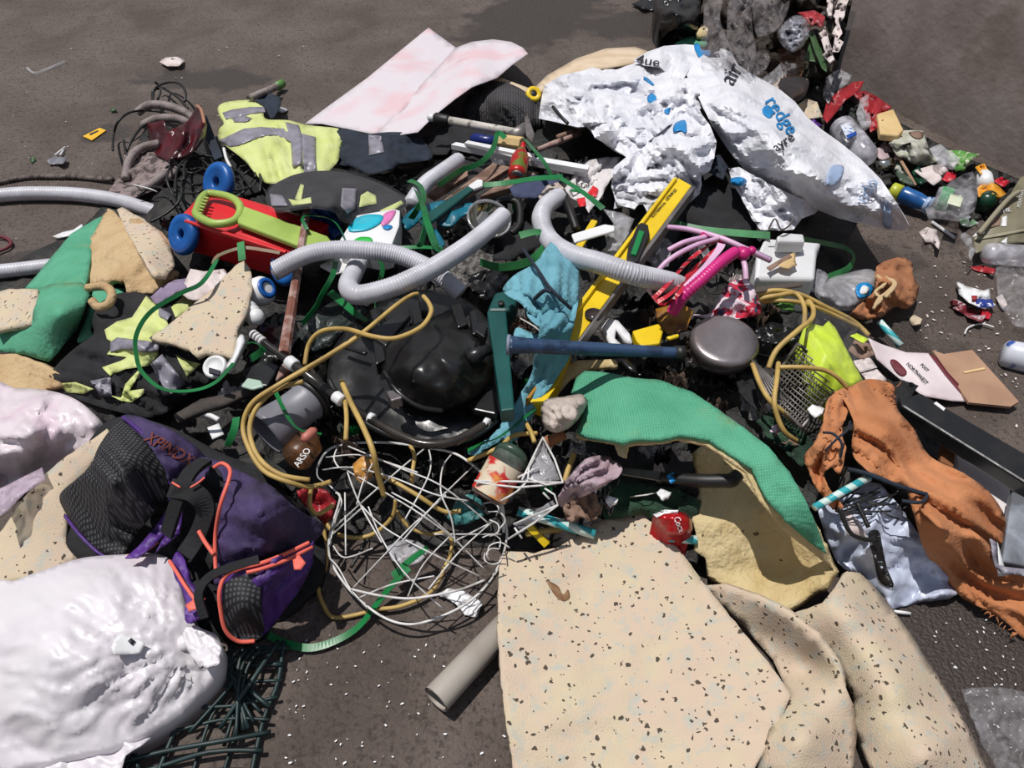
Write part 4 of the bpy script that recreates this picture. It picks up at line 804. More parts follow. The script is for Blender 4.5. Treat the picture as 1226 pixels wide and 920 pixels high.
rod('body', (619,211,.15),(625,178,.20), [(0,10),(.08,11),(.6,11),(.8,8),(.95,5),(1,3)], M('red_green_can', (196,40,40), .3, (110,140,60), 16, .5, .6, metal=.3), parent=dc); rod('cap', (625,180,.2),(627,172,.21), [(0,3),(1,3)], m_red, parent=dc)
rod('base_rim', (619,212,.145),(619.5,209,.15), [(0,9),(1,11)], m_alu, parent=dc)
box8('trowel_blade', [(628,140),(632,138),(640,160),(637,170),(630,162)], .24, None, -.004, m_alu, L='grey metal blade sticking up right of the pole', C='blade')
rod('tin', (615,165,.16),(630,155,.16), [(0,9),(1,9)], m_alu, L='dull metal tin at the end of the white pole', C='tin')
rod('twig', (642,180,.14),(695,160,.15), [(0,3),(.4,4),(1,3)], m_rwood, L='pale brown stick poking out below the white film', C='stick', seg=7)
rod('twig', (668,165,.12),(700,152,.13), [(0,4),(1,3)], m_ply, L='dark brown stick under the white film', C='stick', seg=7)
sheet('beige_sheet', [(640,105),(655,90),(690,70),(725,58),(760,56),(778,62),(760,75),(700,85),(670,100),(650,115)], m_beige, z=[(640,105,.05),(725,58,.05),(778,62,.08),(690,85,.12)], thick=.006, res=6, wrk=[wr('soft', .01, 30)], L='beige sheet with pale edge behind the printed white film', C='sheet')
sheet('beige_cord_edge', [(590,95),(600,93),(640,108),(650,100),(655,106),(640,114)], m_beige, z=.10, thick=.006, res=4, L='thin beige strip leading from the mat to the yellow roll', C='strip'); 
ty = disc('tape_roll', (638,114,.14), (.2,-.6,.7), [(4,-5),(9,-5),(9,5),(4,5)], m_lev, close=True, L='yellow roll lying at the edge of the white film', C='roll'); disc('core', (638,114,.14), (.2,-.6,.7), [(1,-4.5),(4,-4.5),(4,4.6),(1,4.6)], m_rub, parent=ty, close=False)
sheet('slate_blue_cloth', [(610,225),(630,210),(665,208),(678,212),(660,230),(640,238),(615,236)], m_denim, z=.13, res=5, wrk=[wr('folds', .015, 14, 10)], L='slate blue cloth under the green straps', C='cloth')
sheet('beige_rag', [(645,235),(655,222),(668,218),(678,228),(665,240),(655,250)], m_sock, z=.16, res=4, wrk=[wr('facet', .02, 12)], L='beige rag behind the curved ribbed hose', C='cloth')
fp = sheet('food_packet_film', [(672,232),(690,205),(705,192),(725,188),(742,188),(736,205),(722,232),(705,255),(700,245),(690,240)], M('white_red_packet', (228,222,222), .35, bump=.4), z=.14, res=4, wrk=[wr('folds', .02, 14, 115)], L='white printed film packet with red marks right of the slate cloth', C='packet')
for pl_ in ([(703,232),(710,222),(716,226),(714,236)], [(690,238),(700,236),(702,246),(694,248)]): decal(fp, 'red_print', pl_, m_red, off=.005, res=3)
letters(fp, '500', 698, 222, 11, -20, m_ink)
tube('black_bar', [(675,232,.20),(682,252,.20),(690,275,.18)], 5, m_rub, L='short black bar right of the curved hose', C='bar', seg=4)
box8('plastic_strip', [(684,280),(724,268),(736,270),(736,276),(688,290)], .24, None, -.008, m_white, L='flat white plastic slat crossing left of the level', C='slat')
sheet('clear_film_scrap', [(722,250),(745,255),(760,262),(752,280),(740,300),(728,300),(724,280),(735,268)], m_clearb, z=.20, res=4, wrk=[wr('facet', .025, 14)], L='crumpled clear film tucked against the level', C='plastic film')
box8('yellow_strip', [(708,262),(716,264),(688,312),(680,308)], .17, None, -.012, m_lev, L='narrow yellow slat behind the white slat', C='slat')
sheet('black_suitcase', [(745,300),(755,250),(790,245),(830,225),(860,205),(890,205),(905,240),(905,275),(870,285),(840,270),(820,260),(800,290)], m_blackf, z=.10, res=7, wrk=[wr('soft', .015, 30)], solid=True, L='flat black case under the white film at centre right', C='case')
box8('grey_board', [(850,262),(880,258),(905,270),(890,282),(855,278)], .09, None, -.02, M('gravel_board', (120,112,104), .95, (80,74,70), 50, bump=.8), L='speckled grey board under the green strip', C='board')
# ================================================================== spirit level
lv = thing('spirit_level', 740, 330, .1, 'yellow spirit level with green vial lying diagonally across the heap', 'spirit level')
box8('rail', [(812,213),(828,222),(688,412),(664,410)], .24, None, -.03, m_lev, parent=lv, bev=.002)
lr = lambda x, y: H(x, y)+.24
box8('edge_rail', [(806,213),(811,212),(664,409),(659,407)], .252, None, -.05, m_lev, parent=lv, bev=.001)
box8('edge_rail', [(828,222),(832,225),(691,414),(688,413)], .252, None, -.035, m_alu, parent=lv, bev=.001, L='grey metal edge')
box8('vial_frame', [(763,269),(768,266),(776,269),(778,280),(764,313),(757,314),(750,309),(752,296)], .262, None, -.02, m_rub, parent=lv, bev=.003)
box8('vial', [(765,275),(772,277),(762,305),(755,303)], .27, None, -.012, M('green_vial', (30,130,70), .15), parent=lv, bev=.003, L='green vial')
disc('bubble_window', (711,378,.245), (0,0,1), [(9,0),(11,0),(11,3),(9,3)], m_rub, parent=lv, close=True); disc('bubble_glass', (711,378,.245), (0,0,1), [(0.5,1),(9.5,1),(9.5,2.2),(0.5,2.2)], M('smoky_glass', (60,52,50), .15), parent=lv)
letters(None, 'STANLEY', 803, 233, 6, 125, m_ink, zf=lambda x, y: lr(x, y), root=lv, off=.003, sx=.85)
letters(None, '*POWERLOCK', 788, 251, 5, 125, m_ink, zf=lambda x, y: lr(x, y), root=lv, off=.003, sx=.85)
l2 = thing('spirit_level', 660, 460, .05, 'second yellow level end emerging below the blue tube by the teal cloth', 'spirit level')
box8('rail', [(672,425),(684,425),(668,460),(650,486),(632,480)], .14, None, -.04, m_lev, parent=l2, bev=.002); box8('edge_rail', [(668,425),(672,425),(632,480),(629,478)], .15, None, -.05, m_rust, parent=l2, bev=.001, L='rusty edge')
yb = box8('yellow_bracket', [(757,396),(789,387),(794,396),(790,411),(768,414),(762,408)], .17, None, -.03, m_lev, L='bent yellow metal bracket left of the steel pan', C='bracket')
box8('yellow_bracket', [(797,403),(812,399),(814,402),(802,406)], .16, None, -.01, m_lev, L='tiny yellow metal corner beside the steel pan', C='bracket')
sheet('brown_film', [(785,370),(815,362),(830,372),(822,395),(800,400),(788,390)], m_rust, z=.11, res=5, wrk=[wr('soft', .01, 20)], L='brown translucent plastic under the pink hangers', C='plastic')
ww = sheet('appliance_housing', [(720,392),(729,381),(740,384),(754,400),(757,410),(748,406),(738,392),(736,405),(745,414),(733,414)], m_white, z=.19, thick=.02, res=4, L='white plastic housing with a black opening above the blue tube', C='housing')
box8('black_insert', [(736,391),(750,401),(756,413),(742,414)], H(740,400)*0+.165, None, -.02, m_blackh, parent=ww)
sheet('black_car_part', [(735,430),(750,428),(762,440),(765,450),(752,446)], m_blackh, z=.16, dome=.02, dw=8, res=4, L='glossy black moulded part beneath the blue tube', C='plastic part')
bt2 = thing('handle_tube', 700, 415, .1, 'worn dark blue plastic tube lying level over the teal cloth', 'tube')
rod('shaft', (608,413,.33),(816,423,.26), [(0,12),(.02,11),(.1,9.5),(.95,7),(.97,8),(1,7)], m_blued, parent=bt2, seg=20)
rod('open_end', (607,413,.33),(611,413.2,.33), [(0,12.5),(1,12.5)], M('pale_blue_worn', (130,140,160), .6), parent=bt2)
rod('end_collar', (808,422.5,.263),(820,423.3,.26), [(0,9),(.9,9),(1,7)], m_rub, parent=bt2)
# teal frame and cloth
fr = box8('plastic_frame_leg', [(583,372),(592,350),(612,346),(621,352),(617,368),(607,372)], .27, None, -.05, m_dteal, bev=.008, L='dark teal plastic corner post left of the teal cloth', C='plastic post')
box8('post', [(583,372),(606,370),(616,490),(600,492)], .265, None, -.04, m_dteal, parent=fr, bev=.004)
disc('screw_hole', (600,364,.275), (0,0,1), [(1,0),(4,0),(4,2),(1,2)], m_rub, parent=fr)
tcl = thing('knotted_cloth', 640, 400, .1, 'teal cloth knotted in the middle and trailing down to the jar', 'cloth')
sheet('upper_fold', [(602,348),(615,330),(640,315),(655,295),(665,287),(685,294),(692,305),(695,330),(693,355),(688,375),(675,395),(652,410),(650,385),(648,370),(640,360),(625,352)], m_teal, z=[(602,348,.27),(660,288,.28),(695,330,.27),(652,410,.26),(668,335,.36)], parent=tcl, rnd=True, res=4, wrk=[wr('folds', .012, 14, 95, seed=3, asp=9)])
sheet('hanging_fold', [(652,355),(690,350),(688,385),(682,410),(682,428),(672,445),(655,470),(640,495),(625,520),(612,530),(600,528),(570,545),(562,542),(590,520),(605,500),(620,478),(635,450),(640,430),(645,400)], m_teal, z=[(652,355,.30),(690,350,.29),(682,420,.22),(600,528,.10),(565,543,.08),(640,450,.18),(665,390,.32)], parent=tcl, rnd=True, res=4, wrk=[wr('folds', .012, 12, 115, seed=6, asp=9)])
sheet('side_fold', [(604,350),(625,348),(648,362),(652,385),(645,390),(632,378),(625,365)], m_teal, z=.31, parent=tcl, rnd=True, res=4, wrk=[wr('folds', .015, 9, 45)])
sheet('inner_fold', [(615,400),(620,392),(635,398),(650,402),(648,412),(630,415),(618,412)], m_teal, z=.25, parent=tcl, rnd=True, res=4, wrk=[wr('folds', .015, 9, 20)])
tube('tie', [(626,298,.34),(645,325,.37),(656,342,.37),(668,355,.36),(684,370,.33)], 2, m_navy, parent=tcl, L='navy tie cord'); tube('tie', [(640,358,.34),(652,348,.37),(660,350,.37)], 2.4, m_navy, parent=tcl, L='navy tie cord')
strap('packing_strap', [(622,282,.24),(645,278,.24),(655,290,.22),(635,312,.22),(600,320,.22),(575,314,.22)], 9, m_strapd, L='green strap looping behind the teal cloth', C='strap', twist=[0,30,60])
# ================================================================== pink hangers bundle
pk = thing('toy_hoop_bundle', 845, 330, .12, 'bundle of pink and pale pink plastic hoops and ribbons', 'hoops')
tube('pale_hoop', [(797,272,.24),(825,275,.26),(862,285,.27),(890,297,.26),(922,312,.22)], 3.2, m_lpink, parent=pk); tube('pale_hoop', [(862,285,.27),(830,295,.28),(800,312,.27),(783,332,.24),(779,348,.22)], 2.8, m_lpink, parent=pk)
tube('pale_hoop', [(845,284,.27),(820,290,.27),(800,300,.25)], 3, m_lpink, parent=pk); tube('pale_hoop', [(888,305,.25),(892,320,.24),(893,335,.22)], 3.2, m_lpink, parent=pk)
tube('pink_grip', [(805,374,.20),(818,355,.25),(840,335,.28),(862,315,.29),(880,302,.28)], 6.5, m_pink, parent=pk, rib=(.01,.07), seg=12, L='hot pink ribbed grip')
for (q) in ([(782,358),(800,340),(822,315),(840,300),(862,288)], [(786,362),(805,350),(828,325),(850,305),(866,290)], [(790,365),(802,362),(812,352),(835,322)], [(778,352),(790,350),(810,330)], [(775,345),(785,360),(796,366)]):
    strap('ribbon', [(x, y, .24+.03*math.sin(x)) for x, y in q], 5, m_redw, parent=pk, twist=[0,40,10,50], L='red and white ribbon')
strap('ribbon', [(815,352,.25),(830,335,.27),(845,318,.28),(860,300,.28),(864,292,.28)], 9, m_lpink, parent=pk, twist=[10,50,10])
for c in ((843,283),(865,287),(888,300),(900,300)): disc('knot', (c[0],c[1],.265), (0,-.3,1), [(1,-3),(5,-2),(5,2),(1,4)], m_pink, parent=pk)
disc('knot', (890,304,.26), (0,-.3,1), [(1,-6),(8,-3),(8,4),(1,7)], m_pink, parent=pk)
tube('pale_hoop', [(905,303,.24),(915,308,.23),(922,311,.22)], 3.4, m_purplec, parent=pk)
sheet('pink_leaf', [(785,285),(790,272),(800,268),(802,274),(794,283)], m_pink, z=.22, parent=pk, res=4)
sheet('floral_cloth', [(830,378),(850,375),(862,355),(870,342),(885,334),(898,338),(906,352),(912,370),(905,378),(880,382),(855,382)], m_flower, z=.14, res=4, rnd=True, wrk=[wr('facet', .035, 18)], L='red and white floral cloth above the steel pan', C='cloth')
sheet('clear_bottle_crush', [(775,300),(785,288),(798,284),(805,292),(800,318),(786,322),(776,312)], m_clearb, z=.17, res=4, wrk=[wr('facet', .03, 12)], L='crushed clear plastic left of the pink hoops', C='plastic')
strap('packing_strap', [(808,268,.17),(840,275,.17),(880,279,.17),(922,282,.17)], 9, m_strapd, L='wide green strap behind the pink hoops', C='strap')
strap('packing_strap', [(955,285,.12),(990,292,.08),(1012,297,.05),(1022,308,.04),(1015,322,.04),(992,332,.05)], 8, m_strapd, L='green strap bending right of the white canister', C='strap', twist=[0,0,50,20])
# canister
cn = thing('canister', 943, 315, .05, 'white square plastic canister with a patch of bare tape', 'canister')
box8('body', [(916,284),(984,290),(979,300),(976,334),(904,333),(906,305)], .16, None, -.13, m_white, parent=cn, bev=.012, segs=4)
box8('top_block', [(930,283),(938,278),(962,280),(964,290),(932,289)], .20, None, -.04, m_white, parent=cn, bev=.006)
sheet('tape_patch', [(930,316),(940,308),(952,302),(954,318),(945,322),(934,320)], m_block, z=.165, parent=cn, res=4, rag=1, thick=.001); box8('tape_strip', [(918,320),(945,304),(948,307),(922,324)], .17, None, -.003, m_taupe, parent=cn, bev=0)
tube('wire', [(920,275,.21),(928,262,.24),(935,275,.22),(945,270,.22),(950,262,.22)], 1, m_alu, parent=cn)
# pan
pn = thing('saucepan', 868, 408, .1, 'round stainless steel pan lying upside down beside the yellow cables', 'pan')
disc('body', (868,407,.15), (0,-.12,1), [(33,-26),(37,-22),(41,-8),(41,-2),(39,1),(36,2.5),(30,3),(2,3.5)], m_steel, parent=pn, seg=48)
# ================================================================== yellow cables
zc = {}
cables = [([(344,454,.26),(391,427,.30),(430,402,.33),(474,366,.33),(492,354,.31),(500,352,.30)], 2.8, 'yellow cable rising diagonally over the black cover to its top edge'),
 ([(507,355,.31),(514,364,.33),(516,375,.34),(504,392,.35),(474,405,.36),(446,403,.36),(413,394,.33),(385,397,.30),(370,412,.27),(365,437,.24)], 3, 'yellow cable loop lying on the black cover'),
 ([(430,402,.29),(377,436,.28),(335,460,.27),(302,483,.24),(291,511,.20),(299,539,.18),(316,564,.17),(344,577,.17),(371,583,.16),(396,577,.17)], 3.2, 'yellow cable sweeping round the grey pipe socket, outer turn'),
 ([(363,457,.26),(330,467,.25),(307,489,.23),(299,516,.20),(309,547,.18),(335,568,.17),(371,575,.17)], 3.2, 'yellow cable round the grey pipe socket, inner turn'),
 ([(409,457,.22),(420,482,.23),(435,512,.23),(446,539,.22),(452,566,.17),(460,594,.14)], 3.6, 'thick yellow cable dropping from the black cover into the basket'),
 ([(413,478,.21),(415,500,.22),(414,527,.22)], 3, 'short straight yellow cable beside the thick one'),
 ([(373,583,.14),(371,605,.14),(380,616,.13),(399,605,.13)], 3, 'short yellow cable hook left of the basket'),
 ([(457,569,.12),(496,591,.13),(530,612,.12),(552,612,.12)], 3, 'yellow cable running through the upper part of the basket'),
 ([(474,598,.08),(469,620,.07),(446,640,.06),(421,644,.06),(399,637,.06),(387,620,.06)], 2.8, 'yellow cable ring inside the left of the basket'),
 ([(474,612,.06),(491,632,.05),(516,640,.05),(535,638,.05),(541,656,.04),(532,681,.03),(516,709,.02),(480,726,.02),(446,730,.02)], 2.8, 'yellow cable curving down inside the basket'),
 ([(387,626,.05),(391,673,.01),(381,701,.01),(388,726,.01),(402,740,.01),(441,733,.01)], 2.8, 'yellow cable on the ground right of the backpack'),
 ([(560,552,.10),(596,537,.13),(615,522,.13),(643,519,.12)], 3, 'yellow cable passing behind the jar'),
 ([(687,544,.12),(681,560,.12),(676,577,.11)], 3.6, 'short yellow cable stub under the sock'),
 ([(630,507,.13),(636,518,.14),(640,530,.14)], 3, 'short yellow cable crossing by the teal cloth'),
 ([(491,533,.14),(496,546,.13),(494,565,.12),(493,580,.10)], 2.6, 'small yellow cable bend under the basket top'),
 ([(908,352,.17),(928,348,.18),(953,352,.18),(963,369,.18),(962,394,.16)], 3, 'yellow cable hoop beneath the canister'),
 ([(908,358,.16),(930,354,.17),(955,352,.18),(991,369,.19),(1022,385,.17),(1040,402,.15)], 3.2, 'yellow cable running right over the neon film'),
 ([(912,362,.14),(935,360,.16),(965,364,.18),(1000,378,.18),(1036,396,.15)], 2.8, 'second yellow cable parallel over the neon film'),
 ([(941,349,.15),(969,362,.18),(973,380,.20),(955,396,.21),(930,419,.18),(920,441,.15)], 3.2, 'yellow cable curling down between the pan and neon film'),
 ([(901,436,.17),(910,460,.18),(922,480,.17),(940,495,.14),(948,502,.12)], 3.2, 'yellow cable slanting over the wire rack, left one'),
 ([(932,435,.19),(930,455,.20),(927,480,.19),(931,500,.16),(940,518,.13),(954,528,.10)], 3.2, 'yellow cable hanging down over the wire rack'),
 ([(933,440,.20),(960,440,.21),(985,443,.21),(1000,450,.21),(1014,464,.19)], 3, 'yellow cable crossing the wire rack to the orange cloth')]
for pts, r, lb in cables: tube('yellow_cable', pts, r*.9, m_cable, L=lb, C='cable', seg=8)
# ================================================================== straps centre
straps = [([(498,228,.24),(506,245,.26),(512,268,.26),(522,295,.23),(530,300,.21)], 8, [60,20,0], 'green strap crossing steeply left of the reflector'),
 ([(490,216,.22),(502,222,.24),(507,236,.25),(500,250,.25),(492,262,.22)], 7, [0,40,70], 'green strap curl at the top of the strap bundle'),
 ([(508,240,.22),(510,262,.23),(505,290,.22),(500,298,.2)], 9, [80,70,40], 'upright green strap beneath the crossing strap'),
 ([(455,300,.20),(480,297,.21),(505,296,.21),(530,298,.20)], 5, [0,20], 'thin green strap behind the two hoses'),
 ([(402,313,.24),(398,330,.25),(386,352,.23),(378,368,.2),(362,388,.18)], 6, [20,50,70,60], 'green strap hanging down left of the U-bend'),
 ([(445,300,.21),(458,320,.20),(452,345,.18),(450,370,.15)], 6, [60,50,80], 'green strap hanging right of the U-bend'),
 ([(395,350,.15),(410,362,.16),(425,375,.16),(440,385,.15)], 9, [0,20,50], 'shiny green strap above the murky film'),
 ([(368,275,.25),(362,262,.26),(372,258,.26),(400,265,.27),(415,290,.26)], 4, [0,40,80], 'thin green strap arching over the wagon handle end'),
 ([(605,165,.23),(596,160,.24),(590,178,.22),(575,195,.21),(550,205,.2),(525,222,.20)], 6, [20,40,60], 'green strap looping round the wooden peg'),
 ([(628,166,.22),(640,180,.23),(652,195,.22),(660,210,.20)], 7, [40,30,50], 'green strap slanting right of the red can'),
 ([(570,222,.20),(600,220,.21),(640,214,.21),(674,212,.2)], 7, [0,10,0], 'green strap lying over the slate blue cloth'),
 ([(670,213,.21),(690,225,.23),(708,238,.23),(722,250,.22)], 7, [10,20,0], 'green strap lying over the printed packet'),
 ([(262,304,.22),(256,318,.24),(240,340,.25),(215,352,.24),(180,374,.22),(163,402,.21),(164,430,.20),(172,448,.20),(195,466,.20),(230,468,.20),(258,458,.20),(280,435,.20)], 5, [0,30,60,40,10], 'long green strap looping over the black hi-vis jacket'),
 ([(321,760,.01),(340,770,.012),(372,776,.015),(405,766,.015),(430,750,.02),(450,725,.03),(470,700,.05),(490,680,.07)], 9, [0,10,40,20], 'green strap trailing on the ground below the basket'),
 ([(470,690,.05),(490,672,.07),(512,656,.09)], 9, [20,40], 'green strap end inside the basket'),
 ([(330,470,.18),(345,500,.19),(360,515,.19),(385,520,.18)], 5, [20,70,50], 'green strap over the grey pipe socket'),
 ([(283,500,.12),(280,515,.12),(272,535,.10)], 8, [0,60], 'short green strap between backpack and pipe socket'),
 ([(560,540,.12),(580,530,.14),(600,522,.14),(640,490,.15)], 7, [40,70,50], 'green strap under the teal cloth tail'),
 ([(285,420,.17),(300,410,.17),(315,418,.16),(300,430,.15)], 8, [20,80,30], 'crumpled green strap below the white bottle'),
 ([(660,225,.14),(700,230,.15)], 4, [20], 'thin green strap tucked behind the packet')]
for pts, w_, tw, lb in straps: strap('packing_strap', pts, w_, m_strap, L=lb, C='strap', twist=tw)
# ================================================================== wire basket
def zB(x, y):
    d = ((x-500)/118)**2+((y-635)/118)**2; return .05+.15*max(0, 1-d)
wbk = thing('wire_basket', 500, 720, 0, 'crushed white wire basket sitting at the lower middle of the heap', 'basket')
W_ = [[(380,559),(391,541),(410,533),(457,530),(510,536),(546,544),(574,564),(591,583),(602,608),(603,638)],
 [(402,590),(407,598),(395,640),(395,668),(408,693),(430,718),(460,740),(491,748),(524,740),(557,724),(582,702),(599,675),(607,640),(599,607),(591,590)],
 [(421,706),(452,713),(488,717),(521,713),(552,706),(580,695)], [(380,559),(381,572),(396,583),(409,600),(402,622),(394,655)], [(413,533),(480,561),(530,583),(585,627)],
 [(510,536),(474,566),(433,602),(396,636)], [(566,559),(524,600),(480,650)], [(416,566),(430,602),(457,650)], [(416,564),(496,611),(546,647)], [(513,536),(516,555),(510,577),(485,622)], [(449,550),(435,577),(427,605)],
 [(469,590),(502,609),(535,637),(580,682)], [(431,604),(463,634),(521,665),(574,690)], [(534,593),(491,632),(457,668),(423,704)], [(413,590),(414,665)], [(441,607),(457,645),(485,687),(530,729)],
 [(541,640),(507,676),(488,715)], [(588,626),(549,662),(513,706)], [(395,643),(435,607)], [(399,654),(413,668),(446,657)], [(394,668),(405,680),(420,706),(440,728)], [(598,612),(606,630),(604,660),(590,690)],
 [(386,563),(420,560),(470,572),(520,592),(560,600)], [(390,548),(430,545),(470,556),(500,566)], [(540,545),(530,560),(528,590),(540,620),(545,650)], [(545,648),(590,625)], [(600,640),(560,640),(520,640)],
 [(430,716),(470,700),(520,690)], [(404,536),(400,550),(410,562),(430,556)]]
for i, q in enumerate(W_): tube('rim' if i < 3 else 'wire', [(x, y, max(.012, zB(x, y) if i not in (1,) else .03+.02*(i == 1)+.03*(y < 660))) for x, y in q], 1.6 if i < 3 else 1.0, m_wire, parent=wbk, rel=True, seg=6)
st = thing('wire_star', 635, 600, .1, 'frosted white wire star ornament right of the basket', 'ornament')
tris = [[(650,524),(674,578),(632,573),(640,548)], [(674,578),(568,576)], [(570,577),(620,584),(674,578)], [(652,585),(668,605),(608,646)], [(668,605),(615,628)], [(658,598),(650,590)], [(620,572),(645,560)], [(616,632),(625,645)], [(650,524),(638,548),(625,575)], [(600,600),(620,588),(632,575)]]
for q in tris: tube('wire', [(x, y, .15) for x, y in q], 1.3, m_wire, parent=st, seg=6, n=2)
sheet('frosting', [(640,545),(650,530),(665,560),(670,575),(640,578),(625,574),(632,560)], m_clearb, z=.14, parent=st, res=4, wrk=[wr('facet', .015, 8)]); sheet('frosting', [(615,628),(662,600),(666,606),(625,638)], m_clearb, z=.14, parent=st, res=4, wrk=[wr('facet', .012, 8)])
for k in range(7):
    x, y = 585+random.random()*14, 600+random.random()*70; a = random.random()*6.3; r = 7+random.random()*8
    tube('wire', [(x+r*math.cos(a+t), y+r*.8*math.sin(a+t), .12+.03*random.random()) for t in (0, 1, 2, 3)], 0.9, m_wire, parent=wbk, seg=5, n=4)
# jar
jr = thing('food_jar', 600, 580, .1, 'glass food jar with orange and red label right of the basket', 'jar')
rod('glass', (582,598,.12),(612,546,.14), [(0,20),(.08,22),(.8,22),(.88,20),(1,20),(.99,17)], m_glass, parent=jr, seg=28, cap=False); rod('label', (585,593,.12),(606,556,.14), [(0,22.6),(1,22.6)], m_lab, parent=jr, seg=28, cap=False)
rod('contents', (583,596,.12),(605,558,.14), [(0,19),(1,19)], M('dark_contents', (120,60,50), .5), parent=jr, seg=20); rod('neck_ring', (609,551,.14),(613,545,.14), [(0,21),(.5,22),(1,21)], M('dark_green_ring', (60,80,68), .3), parent=jr, seg=28)
sheet('teal_net_scrap', [(535,620),(548,600),(562,590),(578,600),(580,618),(560,628),(545,630)], M('teal_scrap', (72,140,140), .6, (50,104,104), 20, bump=.6), z=.05, res=4, wrk=[wr('facet', .03, 14)], L='crumpled teal plastic visible inside the basket', C='plastic')
sheet('red_plastic_scrap', [(355,588),(375,582),(392,588),(402,600),(398,622),(388,628),(372,612),(360,600)], m_redf, z=.08, res=4, wrk=[wr('facet', .03, 16)], L='red plastic scrap between backpack and basket', C='plastic')
sheet('amber_film', [(422,556),(435,545),(448,552),(446,570),(434,580),(425,572)], M('amber_film', (206,150,70), .4, (170,120,80), 20), z=.09, res=4, wrk=[wr('facet', .02, 12)], L='amber plastic scrap in the top of the basket', C='plastic')
sheet('clear_cup_lid', [(462,655),(480,645),(500,648),(515,658),(505,672),(485,678),(468,670)], m_clear2, z=.03, res=4, wrk=[wr('facet', .02, 14)], L='clear crushed lid on the ground inside the basket', C='lid')
sheet('tissue', [(523,712),(535,706),(555,708),(578,722),(570,740),(556,736),(545,722)], m_white, z=.012, res=3, wrk=[wr('facet', .02, 10)], rag=1, L='torn white tissue under the right of the basket', C='tissue')
for q, lb in (([(395,655,.06),(410,620,.06),(430,590,.05)], 'black cable upright in the left side of the basket'), ([(420,680,.02),(445,640,.04),(480,600,.06)], 'black cable slanting through the middle of the basket'), ([(500,600,.06),(540,590,.07),(580,610,.06)], 'black cable behind the right of the basket')):
    tube('black_cable', q, 2.2, m_rub, L=lb, C='cable')
# pipe
pp = thing('pipe', 555, 790, 0, 'short grey plastic pipe lying on bare concrete beside the foam', 'pipe')
rod('barrel', (522,838,.05),(628,725,.045), [(0,17.5),(1,15.5),(1,13.5),(0,15)], m_pipe, parent=pp, rel=False, seg=36, cap=False, thick=0)
# ================================================================== centre low clutter
sk = sheet('sock', [(648,488),(655,478),(675,475),(695,472),(703,480),(700,492),(690,505),(678,515),(662,518),(650,508)], m_sock, z=.19, dome=.07, dw=16, rnd=True, res=3, wrk=[wr('folds', .012, 9, 60), wr('soft', .01, 14)], solid=False, thick=.004, L='rolled grey-white sock at the left end of the green mat', C='sock')
disc('fold', (682,494,.27), (.3,-.2,.9), [(1,-3),(10,-3),(11,1),(6,3),(1,1)], m_sock, parent=sk)
sheet('mauve_cloth', [(668,600),(676,580),(690,560),(705,548),(725,546),(735,552),(745,560),(738,572),(722,582),(705,592),(690,598),(675,608)], m_mauve, z=[(668,600,.09),(725,546,.14),(745,560,.14),(690,598,.10),(705,570,.18)], res=4, rnd=True, wrk=[wr('folds', .025, 12, -40)], L='mauve patterned cloth with a red-brown patch under the mat', C='cloth')
sheet('taupe_cloth', [(675,608),(690,596),(712,590),(716,600),(720,612),(708,624),(695,620),(682,626),(676,616)], m_taupe, z=.11, res=4, rnd=True, wrk=[wr('folds', .025, 10, 70)], L='taupe crumpled cloth just below the mauve cloth', C='cloth')
sheet('scourer_mat', [(715,600),(722,580),(745,572),(775,580),(810,585),(840,600),(835,625),(800,635),(770,615),(745,620),(725,622)], m_moss, z=.045, res=5, rag=1, wrk=[wr('soft', .015, 20)], L='dark green bristly mat in the hollow under the green foam', C='mat')
for c, s, lb in (((732,600), 8, 'small torn white tissue on the bristly mat'), ((795,592), 9, 'white torn film in the hollow under the green foam'), ((977,492), 10, 'white torn tissue beside the orange cloth')):
    sheet('tissue_scrap', [(c[0]-s, c[1]-2), (c[0]-s*.4, c[1]-s*.8), (c[0]+s*.3, c[1]-s*.5), (c[0]+s, c[1]-s*.3), (c[0]+s*.6, c[1]+s*.6), (c[0]-s*.2, c[1]+s*.9)], m_white, z=.10 if c[0] < 900 else .16, res=3, wrk=[wr('facet', .012, 6)], rag=1, L=lb, C='tissue')
kn = thing('knife', 840, 572, .1, 'black-handled knife resting on the yellow foam under the mat', 'knife')
tube('handle', [(792,571,.10),(815,574,.115),(840,576,.13),(862,576,.14),(876,575,.145),(884,568,.15)], 8, m_rub, parent=kn, seg=10, taper=[.7,.9,1,1,1.05,.9])
box8('blade', [(740,560),(794,565),(793,576),(745,568)], .10, None, -.003, m_alu, parent=kn, bev=0)
sheet('blue_scrap', [(798,570),(806,565),(812,572),(804,580)], m_blue, z=.12, res=3, wrk=[wr('facet', .01, 6)], L='tiny blue plastic scrap beside the knife', C='plastic')
cc = sheet('crushed_can', [(782,618),(795,613),(815,613),(826,620),(829,634),(822,641),(802,641),(790,630)], M('red_can', (190,22,32), .3, (160,16,26), 9, metal=.3), z=.09, dome=.035, dw=10, res=3, rnd=True, wrk=[wr('facet', .008, 10)], L='crushed red drink can at the foam tip', C='can', solid=True)
letters(cc, 'Coca', 813, 628, 11, 72, m_white, off=.004); decal(cc, 'silver_edge', [(782,616),(795,611),(812,611),(812,614),(795,615),(786,620)], m_white, off=.002, res=3)
rod('striped_tube', (620,612,.08),(712,640,.08), [(0,6),(1,6)], m_straw, L='teal striped cardboard tube left of the big foam sheet', C='tube', seg=12); rod('striped_tube', (800,644,.075),(834,647,.07), [(0,5.5),(1,5.5)], m_straw, L='teal striped tube end below the red can', C='tube', seg=12)
